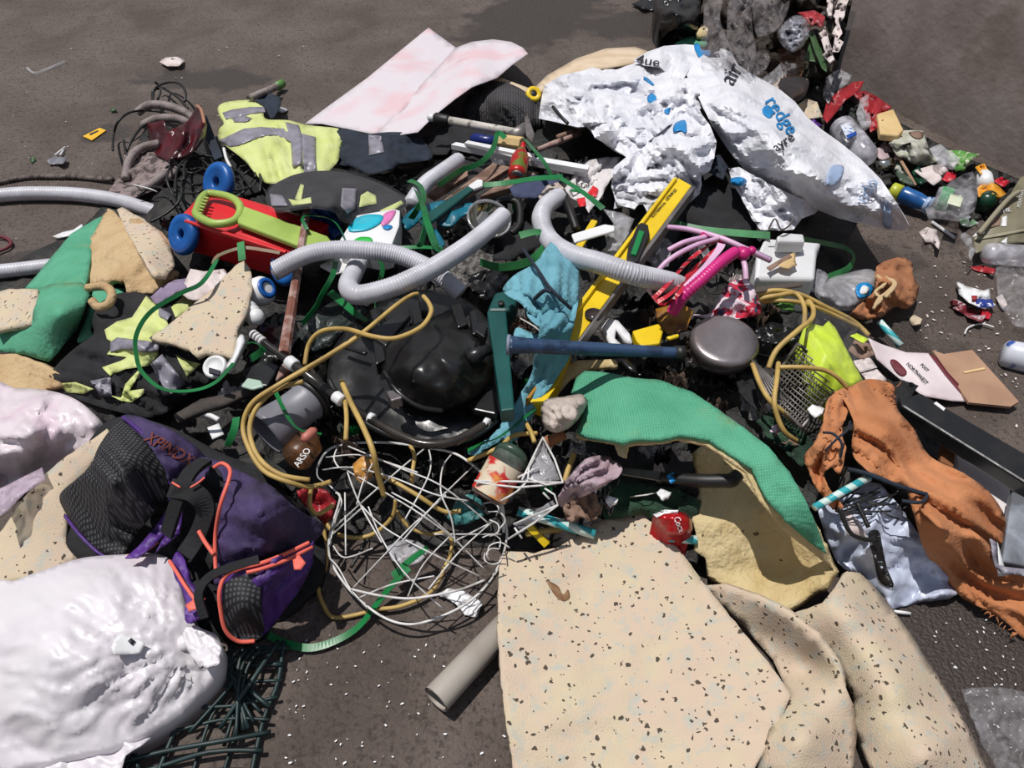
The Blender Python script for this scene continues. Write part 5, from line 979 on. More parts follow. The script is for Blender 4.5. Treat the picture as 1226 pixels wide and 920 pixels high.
rod('striped_tube', (975,608,.13),(1040,572,.14), [(0,4.5),(1,5)], m_straw, L='teal striped tube on the pale blue bag', C='tube', seg=12); rod('striped_tube', (1053,385,.07),(1078,414,.04), [(0,4),(1,4.5)], m_straw, L='teal striped tube beneath the brown cloth', C='tube', seg=12)
rod('yellow_tube', (632,628,.06),(655,652,.05), [(0,6),(1,6)], m_lev, L='yellow printed strip left of the big foam tip', C='strip', seg=4, smooth=False)
tube('root', [(630,640,.05),(655,636,.06),(672,634,.05)], 4, m_cable, L='thick dull yellow hose piece above the yellow strip', C='hose')
rod('brown_leather_scrap', (655,530,.10),(676,520,.12), [(0,8),(1,6)], m_glove, L='brown scrap beneath the sock', C='scrap', seg=6)
# ================================================================== right side
rk = thing('wire_rack', 950, 470, .05, 'rusty grey wire rack between the pan and orange cloth', 'rack')
A, B_, C_, D_ = np.array([905,455]), np.array([955,412]), np.array([1012,450]), np.array([960,512])
A = np.array([915,470]); 
for k in range(15):
    t = k/14; p = A+(B_-A)*t; q = D_+(C_-D_)*t
    tube('bar', [(p[0], p[1], .13), ((p+q)[0]/2, (p+q)[1]/2, .15), (q[0], q[1], .13)], .9, m_alu, parent=rk, seg=5, n=3)
for k in range(16):
    t = k/15; p = A+(D_-A)*t; q = B_+(C_-B_)*t; tube('bar', [(p[0], p[1], .125), (q[0], q[1], .125)], .8, m_alu, parent=rk, seg=5, n=3)
for p, q in ((A, B_), (B_, C_), (C_, D_), (D_, A)): tube('frame', [(p[0], p[1], .135), (q[0], q[1], .135)], 2, m_alu, parent=rk, seg=6, n=3)
rk2 = thing('wire_rack', 915, 470, .05, 'narrow wire rack piece left of the larger rack below the pan', 'rack')
for k in range(7): tube('bar', [(900+k*2.2, 430+k*2, .14), (915+k*3, 470-k*1, .14), (935+k*2.5, 498-k*2, .11)], 1.1, m_alu, parent=rk2, seg=5, n=4)
nf = sheet('neon_film_roll', [(963,390),(968,386),(985,391),(992,384),(1000,392),(1012,415),(1022,435),(1033,455),(1020,460),(1008,458),(995,438),(980,415)], m_neon, z=[(963,390,.17),(992,384,.17),(1033,455,.17),(1008,458,.17),(995,420,.22)], res=4, rnd=False, wrk=[wr('folds', .008, 12, 60)], solid=True, L='bright neon yellow wrapped roll above the orange cloth', C='roll')
decal(nf, 'clear_wrap', [(955,385),(975,372),(1010,375),(1036,395),(1040,410),(1025,405),(1030,440),(1036,458),(1015,462),(1000,455),(980,425)], m_bagf, off=.02, rnd=True, thick=.0005)
sheet('neon_film', [(1018,402),(1026,399),(1040,406),(1034,411)], m_neon, z=.16, res=3, L='small neon yellow corner right of the wrapped roll', C='film')
for k, (q, lb) in enumerate([([(1015,420),(1025,405),(1042,412),(1048,425),(1030,430)], 'brown paper crumple right of the neon roll'), ([(1022,432),(1042,428),(1050,440),(1030,446)], 'white torn paper right of the neon roll'), ([(1032,448),(1050,442),(1062,455),(1048,468)], 'creased paper between neon roll and printed paper')]):
    sheet('torn_paper', q, m_taupe if k == 0 else m_paper, z=.12, res=4, wrk=[wr('facet', .025, 10)], L=lb, C='paper')
cb = sheet('clear_packaging', [(975,350),(990,335),(1010,328),(1040,322),(1052,332),(1050,350),(1035,362),(1015,372),(990,365)], m_clear2, z=.06, dome=.06, dw=20, res=4, rnd=True, wrk=[wr('facet', .02, 16)], L='clouded clear bag with a round blue logo beside the brown cloth', C='bag')
decal(cb, 'logo', [(1025,344),(1030,339),(1040,339),(1046,345),(1042,354),(1033,358),(1026,353)], m_blue, off=.006, rnd=True, res=3); decal(cb, 'logo_mark', [(1030,347),(1034,342),(1041,345),(1038,352),(1031,352)], m_white, off=.009, rnd=True, res=3)
sheet('clear_packaging', [(960,345),(965,330),(978,322),(992,330),(985,342),(975,350)], m_clearb, z=.07, res=4, rnd=True, wrk=[wr('facet', .02, 12)], L='small clear crumpled film against the canister', C='plastic film')
bc = sheet('brown_rag', [(1018,378),(1035,360),(1048,345),(1048,325),(1055,315),(1078,308),(1092,315),(1093,328),(1100,345),(1095,362),(1085,370),(1070,368),(1055,380),(1035,383)], m_glove, z=[(1018,378,.09),(1078,308,.04),(1100,345,.04),(1060,378,.05),(1072,340,.13)], res=4, rnd=True, wrk=[wr('facet', .05, 18, seed=2)], L='brown knotted rag lying right of the clear bag', C='cloth')
for q in ([(1050,330),(1058,340),(1048,350),(1055,358),(1048,366)], [(1060,332),(1070,340),(1062,350),(1052,358),(1046,370)], [(1055,345),(1066,335),(1072,342),(1060,356)]): tube('tie_cord', [(x, y, .15) for x, y in q], 2, m_foam3, parent=bc)
pr = sheet('printed_sheet', [(1040,405),(1055,412),(1085,422),(1112,423),(1130,440),(1150,465),(1160,481),(1140,480),(1105,474),(1075,452),(1050,430)], M('white_printed_sheet', (232,220,222), .7, (216,200,204), 7), z=[(1040,405,.08),(1112,423,.04),(1160,481,.015),(1075,452,.03),(1100,450,.05)], thick=.004, res=4, L='white printed paper sheet with maroon logo beside the cardboard', C='paper')
decal(pr, 'maroon_edge', [(1112,423),(1122,428),(1135,446),(1150,462),(1180,482),(1182,486),(1158,480),(1132,450)], m_maroon, off=.002)
decal(pr, 'logo', [(1066,432),(1072,431),(1080,438),(1086,446),(1080,450),(1072,444)], m_maroon, off=.004, rnd=True, res=3)
letters(pr, 'NORTHWEST', 1098, 447, 7, 52, m_ink, off=.004, sx=.9); letters(pr, 'POST', 1107, 440, 5.5, 52, m_ink, off=.004)
cdb = box8('cardboard', [(1116,419),(1130,424),(1164,419),(1220,481),(1210,487),(1160,482)], .03, None, -.008, m_card, rel=False, bev=0, L='torn brown cardboard flap lying on the ground at right', C='cardboard')
box8('tape', [(1153,445),(1178,440),(1180,442),(1155,447)], .033, None, -.002, m_block, parent=cdb, rel=False, bev=0)
bb = thing('black_beam', 1160, 520, .1, 'long glossy black box beam running to the right edge', 'beam')
box8('beam', [(1077,478),(1102,470),(1240,550),(1240,586),(1080,486)], .13, None, -.045, m_blackh, parent=bb, bev=.006, rel=False)
box8('white_mark', [(1118,483),(1121,481),(1132,489),(1130,492)], .133, None, -.002, m_white, parent=bb, bev=0, rel=False)
sheet('black_cloth', [(1060,462),(1080,455),(1100,462),(1090,475),(1075,485),(1062,480)], m_blackf, z=.10, res=4, wrk=[wr('facet', .02, 14)], L='black cloth bunched at the near end of the black beam', C='cloth')
box8('wood_strip', [(1128,530),(1146,534),(1142,560),(1126,552)], .05, None, -.03, M('brown_wood', (134,84,46), .8, (110,66,36), 20), L='brown wood strip under the black beam', C='wood')
box8('white_board', [(1144,536),(1210,586),(1208,625),(1200,650),(1150,600),(1140,560)], .03, None, -.01, M('white_panel', (228,220,220), .7), L='white panel between the orange cloth and the grey slab', C='panel')
box8('grey_slab', [(1212,588),(1240,600),(1240,680),(1200,672)], .09, None, -.03, m_slate, L='weathered grey-blue slab at the right edge', C='slab')
rod('metal_tube', (1190,650,.12),(1200,690,.12), [(0,4),(1,5)], m_white, L='folded white printed plastic under the orange cloth edge', C='plastic', seg=5)
sheet('printed_card', [(1186,645),(1194,650),(1196,678),(1230,682),(1230,690),(1200,688),(1192,680)], m_sil, z=.14, res=4, L='grey printed packaging poking from the orange cloth', C='packaging', wrk=[wr('folds', .01, 6, 20)])
oc = thing('orange_cloth', 1090, 580, .05, 'long orange-brown fringed cloth twisting to the right edge', 'cloth')
sheet('upper_cloth', [(1003,468),(1020,462),(1040,454),(1068,460),(1072,478),(1076,492),(1095,515),(1108,540),(1122,552),(1150,565),(1180,585),(1198,608),(1204,625),(1200,650),(1185,655),(1160,648),(1140,640),(1110,620),(1088,588),(1060,575),(1035,560),(1020,540),(1022,505),(1012,480)], m_orange,
      z=[(1003,468,.18),(1040,454,.17),(1072,478,.15),(1108,540,.14),(1204,625,.12),(1160,645,.13),(1088,588,.14),(1022,530,.16),(1060,515,.24),(1150,600,.22)], parent=oc, rnd=True, res=5, wrk=[wr('folds', .035, 30, 42, seed=4, asp=7), wr('folds', .006, 9, 30, seed=2)])
sheet('lower_cloth', [(1086,585),(1105,592),(1150,625),(1182,650),(1190,670),(1205,685),(1240,700),(1240,765),(1225,765),(1210,750),(1180,730),(1150,715),(1120,680),(1105,655),(1095,620)], m_orange,
      z=[(1086,585,.13),(1182,650,.14),(1240,700,.10),(1240,765,.03),(1180,730,.03),(1120,680,.04),(1140,650,.14)], parent=oc, rnd=True, res=5, wrk=[wr('folds', .03, 28, 44, seed=8, asp=7)])
sheet('left_tail', [(1012,470),(1015,490),(1008,515),(1012,540),(1006,568),(995,560),(985,570),(1000,595),(1008,608),(998,610),(978,585),(972,570),(962,548),(975,530),(985,505),(992,480),(1002,468)], m_orange,
      z=[(1012,470,.19),(962,548,.16),(1008,608,.12),(1008,515,.19),(990,530,.22)], parent=oc, rnd=True, res=4, wrk=[wr('folds', .022, 11, 100, seed=5)])
tube('binding_cord', [(985,518,.24),(998,520,.245),(1008,532,.24),(1006,548,.21)], 1.5, m_navy, parent=oc, L='dark cord')
tube('binding_cord', [(988,540,.22),(1004,524,.25),(1014,516,.24),(1018,505,.22)], 1.3, m_navy, parent=oc, L='dark cord')
for k in range(46):   # fringe
    if k < 26: x, y = 1045+random.random()*28, 458+random.random()*30; dx, dy = random.uniform(-2, 8), random.uniform(-8, 4)
    else: x, y = 1175+random.random()*45, 722+random.random()*38; y = 722+(x-1175)*.8+random.random()*5; dx, dy = random.uniform(-8, 2), random.uniform(2, 8)
    tube('fringe', [(x, y, .17 if k < 26 else .03), (x+dx*.6, y+dy*.4, .175 if k < 26 else .03), (x+dx, y+dy, .16 if k < 26 else .02)], .6, m_orange, parent=oc, seg=4, n=2)
pbg = sheet('poly_bag', [(980,612),(1000,590),(1030,575),(1055,580),(1080,610),(1100,640),(1120,662),(1154,708),(1135,718),(1100,722),(1068,730),(1058,718),(1040,700),(1012,682),(1000,670),(988,645)], m_lblue,
      z=[(980,612,.05),(1055,580,.06),(1154,708,.015),(1068,730,.015),(1000,670,.04),(1050,650,.09)], res=5, rag=.5, wrk=[wr('facet', .05, 34, seed=3)], L='pale blue-white plastic bag with dark scraps beside the foam strip', C='bag')
decal(pbg, 'dark_tear', [(1040,640),(1052,636),(1056,652),(1062,680),(1070,700),(1064,704),(1052,695),(1046,670)], m_rub, off=.003, rnd=True, res=4, L='dark hole'); decal(pbg, 'paper_insert', [(1004,615),(1012,610),(1030,625),(1040,650),(1030,648),(1015,640)], m_paper, off=.004)
decal(pbg, 'dark_fold', [(1020,680),(1034,688),(1052,712),(1064,728),(1056,720),(1036,700)], m_grey, off=.003)
for k in range(22):
    x, y = 995+random.random()*90, 588+random.random()*25; a = random.uniform(-.5, .5)+(.9 if k % 3 == 0 else 0); l = 20+random.random()*28
    tube('black_twig', [(x, y, .10), (x+l*.5*math.cos(a), y-l*.5*math.sin(a)+3*random.random(), .105), (x+l*math.cos(a), y-l*math.sin(a), .10)], 1.1, m_rub, seg=5, n=3, L='thin black twig-like wire scattered on the pale blue bag', C='wire', G='black wires on the pale blue bag')
tube('black_ribbon', [(1015,562,.15),(1040,568,.16),(1070,580,.165),(1100,590,.17),(1112,592,.17)], 2.6, m_navy, L='dark ribbon lying under the orange cloth waist', C='ribbon'); tube('black_ribbon', [(1112,590,.175),(1106,600,.175),(1096,602,.17),(1080,600,.16)], 2, m_navy, L='looped end of dark ribbon on the orange cloth', C='ribbon')
tube('black_strip', [(1005,608,.12),(1020,640,.12),(1050,648,.11)], 2.5, m_rub, L='bent black strip on the pale blue bag', C='strip'); tube('black_strip', [(1026,602,.12),(1040,632,.12)], 2.5, m_rub, L='straight black strip on the pale blue bag', C='strip')
rod('white_stick', (1067,732,.01),(1090,735,.01), [(0,2),(.5,2.4),(1,2)], m_white, rel=False, L='small white stick at the tip of the blue bag', C='stick', seg=6)
# mixed dark under mat right
for k, (q, m_, lb) in enumerate([([(905,505),(925,490),(950,508),(975,530),(960,560),(940,540),(920,525)], m_moss, 'dark green bristly scrap below the wire rack'), ([(900,395),(925,385),(955,395),(950,408),(925,412),(905,405)], m_blackp, 'dusty black film right of the pan'), ([(916,515),(930,508),(935,520),(925,526)], m_flower, 'red and white crumbs beside the green mat'), ([(985,560),(960,540),(935,530),(925,522),(930,518),(950,528),(975,545)], m_taupe, 'twisted brown strip right of the green mat'),
    ([(880,440),(900,435),(905,455),(920,480),(905,490),(885,470)], m_blackf, 'black cloth below the steel pan'), ([(985,380),(1000,372),(1020,372),(1010,384),(990,388)], m_blackp, 'dark film behind the neon roll')]):
    sheet('scrap_of_plastic', q, m_, z=.08, res=4, wrk=[wr('facet', .025, 12, seed=k)], L=lb, C='scrap', rag=.8)
box8('brown_strip', [(905,343),(960,337),(961,342),(905,350)], .19, None, -.008, M('dark_slat2', (84,74,66), .8), L='dark brown slat in front of the canister', C='slat')
sheet('green_pouch', [(920,360),(935,354),(952,362),(950,372),(935,370)], M('green_pouch', (60,120,30), .4), z=.13, res=4, wrk=[wr('soft', .01, 8)], L='green pouch inside the yellow cable hoop', C='pouch')
# ================================================================== printed white films
fA = sheet('printed_plastic_film', [(645,142),(648,118),(652,102),(672,90),(700,84),(722,74),(745,74),(765,70),(790,82),(815,95),(828,92),(838,112),(842,128),(825,140),(800,150),(775,170),(752,188),(735,180),(715,165),(702,152),(690,152),(665,146)], m_film,
     z=[(645,142,.12),(652,102,.10),(735,84,.12),(828,100,.20),(752,188,.18),(700,132,.26),(680,110,.24),(760,140,.28),(770,105,.22)], res=4, wrk=[wr('facet', .13, 52, seed=3), wr('soft', .02, 24, seed=5), wr('folds', .01, 8, 30)], L='crumpled white printed film, the left heap', C='plastic film')
fB = sheet('printed_plastic_film', [(758,72),(775,62),(795,55),(820,53),(832,54),(848,66),(845,80),(825,84),(818,95),(805,92),(790,80),(770,78)], m_film, z=[(758,72,.14),(820,53,.15),(848,66,.22),(805,92,.24),(790,72,.28)], res=4, wrk=[wr('facet', .05, 36, seed=8)], L='white printed film with a blue bird-like mark, top centre', C='plastic film')
fC = sheet('printed_plastic_film', [(705,150),(715,140),(740,132),(765,130),(790,118),(810,120),(835,130),(850,150),(858,170),(855,190),(850,205),(840,210),(838,232),(822,246),(800,240),(775,232),(760,250),(740,246),(732,225),(735,200),(750,188),(730,175),(712,165)], m_film,
     z=[(705,150,.20),(765,130,.26),(835,130,.24),(858,175,.22),(838,232,.14),(740,246,.14),(735,200,.20),(790,170,.28),(800,210,.24)], res=4, wrk=[wr('facet', .11, 48, seed=13), wr('folds', .012, 14, 60)], L='crumpled white printed film, the lower middle heap above the level', C='plastic film')
fD = sheet('printed_plastic_film', [(872,202),(885,200),(905,212),(930,225),(960,238),(985,248),(975,256),(960,262),(950,275),(930,276),(910,275),(900,262),(890,240),(878,222)], m_film,
     z=[(872,202,.16),(985,248,.12),(930,276,.13),(890,240,.15),(930,240,.20)], res=4, wrk=[wr('facet', .06, 32, seed=23), wr('folds', .01, 10, 80)], L='white printed film hanging behind the canister', C='plastic film')
fE = sheet('printed_plastic_film', [(822,90),(830,76),(848,60),(864,58),(875,62),(884,78),(900,88),(918,98),(935,108),(952,122),(966,140),(985,156),(1005,170),(1030,190),(1055,215),(1075,245),(1088,270),(1082,276),(1060,275),(1035,268),(1005,262),(975,250),(945,236),(915,218),(890,202),(872,180),(852,150),(838,120)], m_film,
     z=[(822,90,.24),(864,58,.18),(935,108,.18),(1005,170,.20),(1088,270,.18),(1060,275,.13),(975,250,.14),(890,202,.16),(852,150,.20),(870,110,.30),(930,160,.34),(990,210,.34),(1050,250,.25)], res=4, wrk=[wr('facet', .055, 60, seed=31), wr('folds', .022, 26, 42, seed=33), wr('facet', .008, 14, seed=35)], edge=10, L='long white printed film stretching toward the right wall', C='plastic film')
fF = sheet('printed_plastic_film', [(735,250),(740,225),(748,200),(775,190),(800,195),(815,212),(800,240),(780,262),(770,245),(752,246)], M('white_printed_film_grey', (214,214,220), .42, (200,200,208), 6, bump=.25, bsc=45), z=.17, res=4, wrk=[wr('facet', .06, 36, seed=43)], L='greyish white film sheet just behind the level tip', C='plastic film')
letters(fE, 'air', 876, 88, 30, -60, m_ink, off=.012, sx=.85, sy=.95); letters(fE, 'redge', 936, 138, 24, 58, m_blue, off=.012, sy=.9, bold=.008); letters(fE, 'ayre', 938, 170, 17, -38, m_ink, off=.012, sy=.9); letters(fE, 'ndo', 1038, 228, 24, -62, M('faint_blue_print', (168,190,224), .5), off=.012)
letters(fB, '4ue', 776, 73, 20, 12, m_ink, off=.012); letters(fF, 'al', 783, 202, 24, 90, m_ink, off=.012)
for f_, pl_ in ((fB, [(831,54),(836,52),(841,60),(848,60),(850,66),(842,66),(838,69),(834,64)]), (fE, [(913,130),(920,126),(926,134),(922,141),(915,137)]), (fC, [(808,148),(820,144),(822,158),(814,156),(806,158)]), (fA, [(776,114),(782,112),(786,118),(780,124),(775,120)]), (fA, [(770,92),(776,94),(784,102),(778,100)]),
        (fC, [(788,145),(795,138),(808,130),(812,134),(800,146),(790,152)]), (fD, [(875,214),(886,212),(894,216),(890,222),(878,222)]), (fE, [(1060,242),(1066,250),(1068,272),(1058,270)]), (fA, [(795,132),(803,129),(800,137)]), (fE, [(995,200),(1008,198),(1010,206),(1000,222),(990,220)])):
    decal(f_, 'blue_print', pl_, m_blue if pl_[0][0] < 980 else M('faint_blue_print', (168,190,224)), off=.009, res=3, rnd=True)
decal(fB, 'dark_tear', [(846,60),(860,54),(862,60),(850,66)], m_rub, off=.006, res=3)
tube('black_cable', [(662,128,.30),(670,138,.31),(680,148,.28)], 2, m_rub, L='black cord lying on the left film heap', C='cord')
sheet('dark_blue_scrap', [(840,190),(862,185),(872,200),(865,215),(848,205)], m_navy, z=.15, res=4, wrk=[wr('crumple', .02, 12)], L='dark blue fabric between the white films', C='cloth')
# ================================================================== top black bag and hanging films
sheet('black_refuse_bag', [(788,-15),(835,-15),(838,10),(835,35),(828,50),(812,55),(795,50),(788,25)], m_blackp, z=[(790,0,.16),(835,0,.16),(828,50,.03),(795,50,.03),(812,20,.24)], res=4, rnd=True, solid=True, base=.001, wrk=[wr('crumple', .03, 22)], L='glossy black refuse bag at the top edge', C='bag')
sheet('black_sheet', [(756,5),(770,-2),(792,-5),(792,12),(775,12)], m_blackp, z=.02, res=4, wrk=[wr('crumple', .02, 14)], L='flat black patch left of the black bag', C='plastic film')  # low crumpled black patch on the ground beside the bag
sheet('green_foam_offcut', [(808,52),(822,44),(833,40),(847,42),(846,54),(830,52)], m_green, z=.08, thick=.02, res=4, L='green foam offcut behind the printed film', C='foam'); sheet('yellow_foam_offcut', [(833,36),(842,31),(848,33),(847,42),(835,42)], m_foam2, z=.11, thick=.02, res=4, L='pale yellow foam offcut above the green one', C='foam')
mound = [(832,60),(836,20),(838,-20),(1026,-20),(1016,20),(1002,88),(960,110),(920,100),(880,75)]
mo = sheet('piled_refuse', mound, M('brown_dark_refuse', (52,42,36), .8, (84,72,62), 22, .45, .6, c3=(40,46,30), sc3=8, bump=.8, bsc=60), z=[(832,60,.02),(838,-15,.15),(1026,-15,.25),(1002,88,.03),(920,100,.02),(930,30,.22)], rel=False, res=7, solid=True, base=.001, wrk=[wr('facet', .10, 22, seed=3), wr('facet', .04, 8, seed=5)], L='dark rotting refuse mound at the end of the wall', C='refuse', K='stuff')
hang = [([(838,60),(842,30),(846,-15),(868,-15),(862,20),(870,45),(880,75),(868,84),(850,70)], 'clear bag draped just right of the black bag'), ([(872,80),(870,40),(876,-15),(905,-15),(900,25),(905,60),(900,84),(885,88)], 'creased clear bag at the centre of the rear pile'),
        ([(905,40),(902,5),(908,-15),(940,-15),(945,5),(935,30),(918,42)], 'grey clear film at the top edge of the rear pile'), ([(895,90),(900,66),(915,60),(922,72),(912,88)], 'small clear crumple low in the rear pile'), ([(960,8),(985,-15),(1000,-10),(1002,15),(985,24),(968,20)], 'thin clear film near the wall top end')]
for i, (q, lb) in enumerate(hang): sheet('clear_bag', q, m_rear, z=.30 if i < 3 else .22, rel=False, res=4, rnd=True, wrk=[wr('folds', .05, 12, 85, seed=i), wr('facet', .02, 20, seed=i+3)], thick=.001, L=lb, C='bag')
sheet('silver_crumpled_bag', [(930,42),(938,28),(952,18),(965,22),(970,38),(962,55),(950,63),(938,56)], M('silvery_film', (214,214,224), .12, (150,150,160), 30, metal=.6, bump=.9, bsc=60), z=.33, rel=False, res=3, rnd=True, dome=.06, dw=16, wrk=[wr('crumple', .03, 12)], L='shiny silvery crumpled bag in the rear pile', C='bag')
sheet('brown_bottle_bag', [(932,60),(940,58),(950,66),(962,58),(966,64),(960,90),(940,92),(934,78)], m_brownb, z=.26, rel=False, res=4, wrk=[wr('crumple', .02, 10)], L='amber plastic bottle piece beneath the silvery bag', C='bottle')
sheet('leaf_blade', [(968,38),(974,36),(980,52),(992,72),(990,86),(984,82),(974,58)], m_leaf, z=.25, rel=False, res=3, L='long green leaf blade beside the silvery bag', C='leaf'); sheet('leaf_blade', [(962,72),(970,50),(976,60),(978,74)], m_leaf, z=.22, rel=False, res=3, L='short green leaf under the long blade', C='leaf')
for k, q in enumerate([[(998,20),(1006,-10),(1018,-10),(1010,22),(1002,30)], [(996,40),(1004,24),(1008,40),(1002,48)], [(980,40),(988,32),(996,60),(990,66)], [(996,62),(1000,44),(1010,50),(1004,62)], [(985,66),(994,60),(1000,72),(994,76)], [(990,-10),(998,-12),(996,22),(990,20)]]):
    sheet('paper_strip', q, m_paper, z=.28, rel=False, res=3, wrk=[wr('crumple', .03, 10, seed=k)], L='torn dirty paper strip caught at the end of the wall', C='paper', G='paper strips at the wall end')
sheet('red_film_scrap', [(955,15),(975,12),(988,20),(985,32),(972,30)], m_redf, z=.30, rel=False, res=4, wrk=[wr('crumple', .02, 10)], L='red film scrap above the leaf blade', C='plastic film')
sheet('fabric_pouch', [(905,110),(925,100),(935,90),(955,88),(968,95),(966,108),(955,118),(945,122),(935,115),(920,118)], m_sock, z=.06, rel=False, dome=.08, dw=14, res=4, rnd=True, wrk=[wr('soft', .01, 14)], solid=True, base=.001, L='off-white stuffed cloth pouch behind the long film', C='pouch')
sheet('grey_film', [(903,100),(925,85),(940,70),(955,72),(955,90),(930,98),(912,108)], m_clear2, z=.10, rel=False, res=4, wrk=[wr('crumple', .025, 14)], L='dusty grey film draped behind the stuffed pouch', C='plastic film')
# wall base litter
def lit(name, q, mt, z, lb, cat, **k): return sheet(name, q, mt, z=z, rel=False, res=k.pop('res', 4), L=lb, C=cat, wrk=k.pop('wrk', [wr('facet', .035, 12, seed=len(q)+int(q[0][0]))]), **k)
lit('litter_mound', [(905,120),(960,95),(1000,92),(1040,120),(1075,145),(1110,165),(1160,190),(1222,215),(1226,240),(1190,262),(1150,262),(1110,240),(1080,230),(1060,215),(1020,185),(960,140)], m_ref, [(905,120,.01),(1000,92,.05),(1100,165,.04),(1222,215,.04),(1190,262,.005),(1110,240,.01),(1060,190,.05),(1020,150,.05)], 'low dark litter bed along the wall foot', 'refuse', K='stuff', solid=True, base=.0005, wrk=[wr('crumple', .03, 20)])
lit('scrap_bundle', [(950,130),(965,118),(978,122),(985,140),(970,142),(958,140)], m_foam, .08, 'cream foam crumb behind the long film', 'foam'); lit('purple_scrap', [(963,148),(975,142),(984,150),(972,156)], m_purple, .07, 'purple plastic scrap behind the long film', 'plastic')
lit('red_wrapper', [(985,140),(990,122),(1005,108),(1022,98),(1034,97),(1030,108),(1012,120),(1000,136),(990,148)], m_redf, .12, 'long red wrapper nearest the stuffed pouch', 'wrapper', wrk=[wr('folds', .015, 8, -40)])
lit('red_film', [(1022,112),(1035,108),(1050,116),(1068,128),(1060,135),(1054,152),(1042,158),(1036,135)], m_redf, .13, 'dark red film bunched against the wall', 'plastic film', wrk=[wr('folds', .03, 8, 100)])
lit('white_film', [(1025,135),(1030,118),(1040,112),(1040,130),(1044,150),(1034,158),(1028,148)], m_clear2, .14, 'white cloudy film between the two red pieces', 'plastic film'); lit('clear_film', [(985,115),(990,92),(1005,82),(1020,90),(1015,100),(1000,110),(992,124)], m_clearb, .12, 'clear crumpled film at the wall foot corner', 'plastic film')
box8('foam_tray', [(1050,136),(1070,130),(1082,155),(1076,162),(1054,160)], .14, None, -.03, m_block, rel=False, L='beige rectangular tray leaning at the wall foot', C='tray', bev=.006)
pbm = thing('plastic_bottle', 1015, 175, 0, 'clear bottle with blue and white label beside the long film', 'bottle')
rod('body', (1006,150,.12),(1040,192,.10), [(0,10),(.05,15),(.5,16),(.9,15),(1,8)], M('frosted_bottle', (214,212,222), .2, film=.75), parent=pbm, rel=False); sheet('label', [(1006,150),(1017,146),(1025,160),(1014,166)], M('label_white', (226,230,240), .4, (90,130,200), 60, .55, .6), z=.165, rel=False, parent=pbm, res=3); sheet('label_band', [(1013,162),(1025,157),(1026,161),(1015,166)], M('label_blue', (30,80,170), .4), z=.167, rel=False, parent=pbm, res=3)
cpp = lit('crumpled_bag', [(1064,172),(1068,158),(1082,156),(1105,156),(1110,170),(1113,185),(1126,190),(1115,198),(1100,199),(1085,192),(1075,188)], M('grimy_white_paper', (206,206,196), .7, (170,170,150), 24, bump=.3), [(1064,172,.10),(1082,156,.10),(1126,190,.07),(1100,199,.07),(1092,175,.14)], 'large crumpled grimy white packet in the wall litter', 'packet')
decal(cpp, 'dark_hole', [(1088,158),(1105,158),(1104,165),(1096,165)], m_taupe, off=.006, res=3, rnd=True); decal(cpp, 'slit', [(1080,174),(1090,170),(1091,172),(1082,177)], m_rub, off=.006, res=3)
lit('pink_packet', [(1048,180),(1060,168),(1066,178),(1076,190),(1068,194),(1052,190)], M('dusty_pink', (196,174,178), .6), .07, 'dusty pink packet left of the grimy white packet', 'packet')
gp = lit('green_pouch', [(1135,192),(1130,180),(1150,180),(1168,184),(1174,184),(1165,190),(1155,204),(1144,205)], m_gpack, .09, 'green and white printed pouch against the wall', 'pouch'); lit('clear_packet', [(1112,178),(1125,172),(1140,182),(1150,190),(1140,204),(1125,198)], m_clear2, .11, 'clear packet in front of the green pouch', 'packet')
lit('tissue_paper', [(1095,204),(1115,198),(1130,196),(1136,205),(1128,215),(1118,222),(1108,215)], m_paper, .09, 'pale pink-white tissue above the blue bottle', 'tissue'); lit('red_cap_scrap', [(1128,215),(1134,206),(1145,206),(1144,213),(1135,218)], m_redw, .09, 'red and white scrap right of the tissue', 'scrap')
rod('foil_cup', (1050,200,.07),(1070,196,.07), [(0,7),(.8,8),(1,5)], m_chrome, rel=False, L='silver foil cup beside the long film', C='cup'); lit('green_card', [(1070,205),(1076,190),(1098,222),(1090,224),(1080,220)], M('dark_card_green', (64,80,64), .6, (180,178,168), 30, .55, .6), .08, 'dark printed card with a pale edge by the foil cup', 'card')
rod('paper_stick', (1077,190,.10),(1096,222,.09), [(0,2),(1,2)], m_card, rel=False, L='thin card strip leaning beside the dark card', C='strip', seg=5)
lit('dark_green_packet', [(1092,205),(1100,198),(1108,214),(1104,224),(1096,220)], m_gcan, .07, 'dark green packet above the blue bottle', 'packet'); lit('black_scraps', [(1044,200),(1056,205),(1066,214),(1068,224),(1056,222),(1048,212)], m_ref, .05, 'black and white torn scraps beside the long film tip', 'scrap')
bl = thing('squeeze_bottle', 1090, 237, 0, 'blue squeeze bottle with a yellow cap lying near the long film tip', 'bottle')
rod('body', (1078,232,.06),(1112,246,.05), [(0,9),(.1,10.5),(.6,10),(.85,8),(1,11)], m_blueC, parent=bl, rel=False); rod('cap', (1067,228,.06),(1078,232,.06), [(0,9),(.1,10),(1,10)], M('yellow_green_cap', (190,196,60), .4), parent=bl, rel=False); rod('foot', (1108,244,.05),(1114,247,.05), [(0,9),(1,11)], M('pale_blue_p', (170,190,220), .4), parent=bl, rel=False)
cb3 = thing('plastic_bottle', 1145, 240, 0, 'clear drink bottle with a green label in the wall litter', 'bottle')
rod('body', (1120,236,.08),(1164,246,.08), [(0,12),(.1,14),(.45,14),(.5,16),(.9,16),(1,9)], m_bottle, parent=cb3, rel=False); rod('label', (1124,237,.08),(1137,240,.08), [(0,14.5),(1,14.8)], M('green_label', (50,160,90), .4), parent=cb3, rel=False, cap=False); sheet('paper_label', [(1138,232),(1154,236),(1150,248),(1134,243)], M('pale_green_label', (216,222,196), .5), z=.145, rel=False, parent=cb3, res=3)
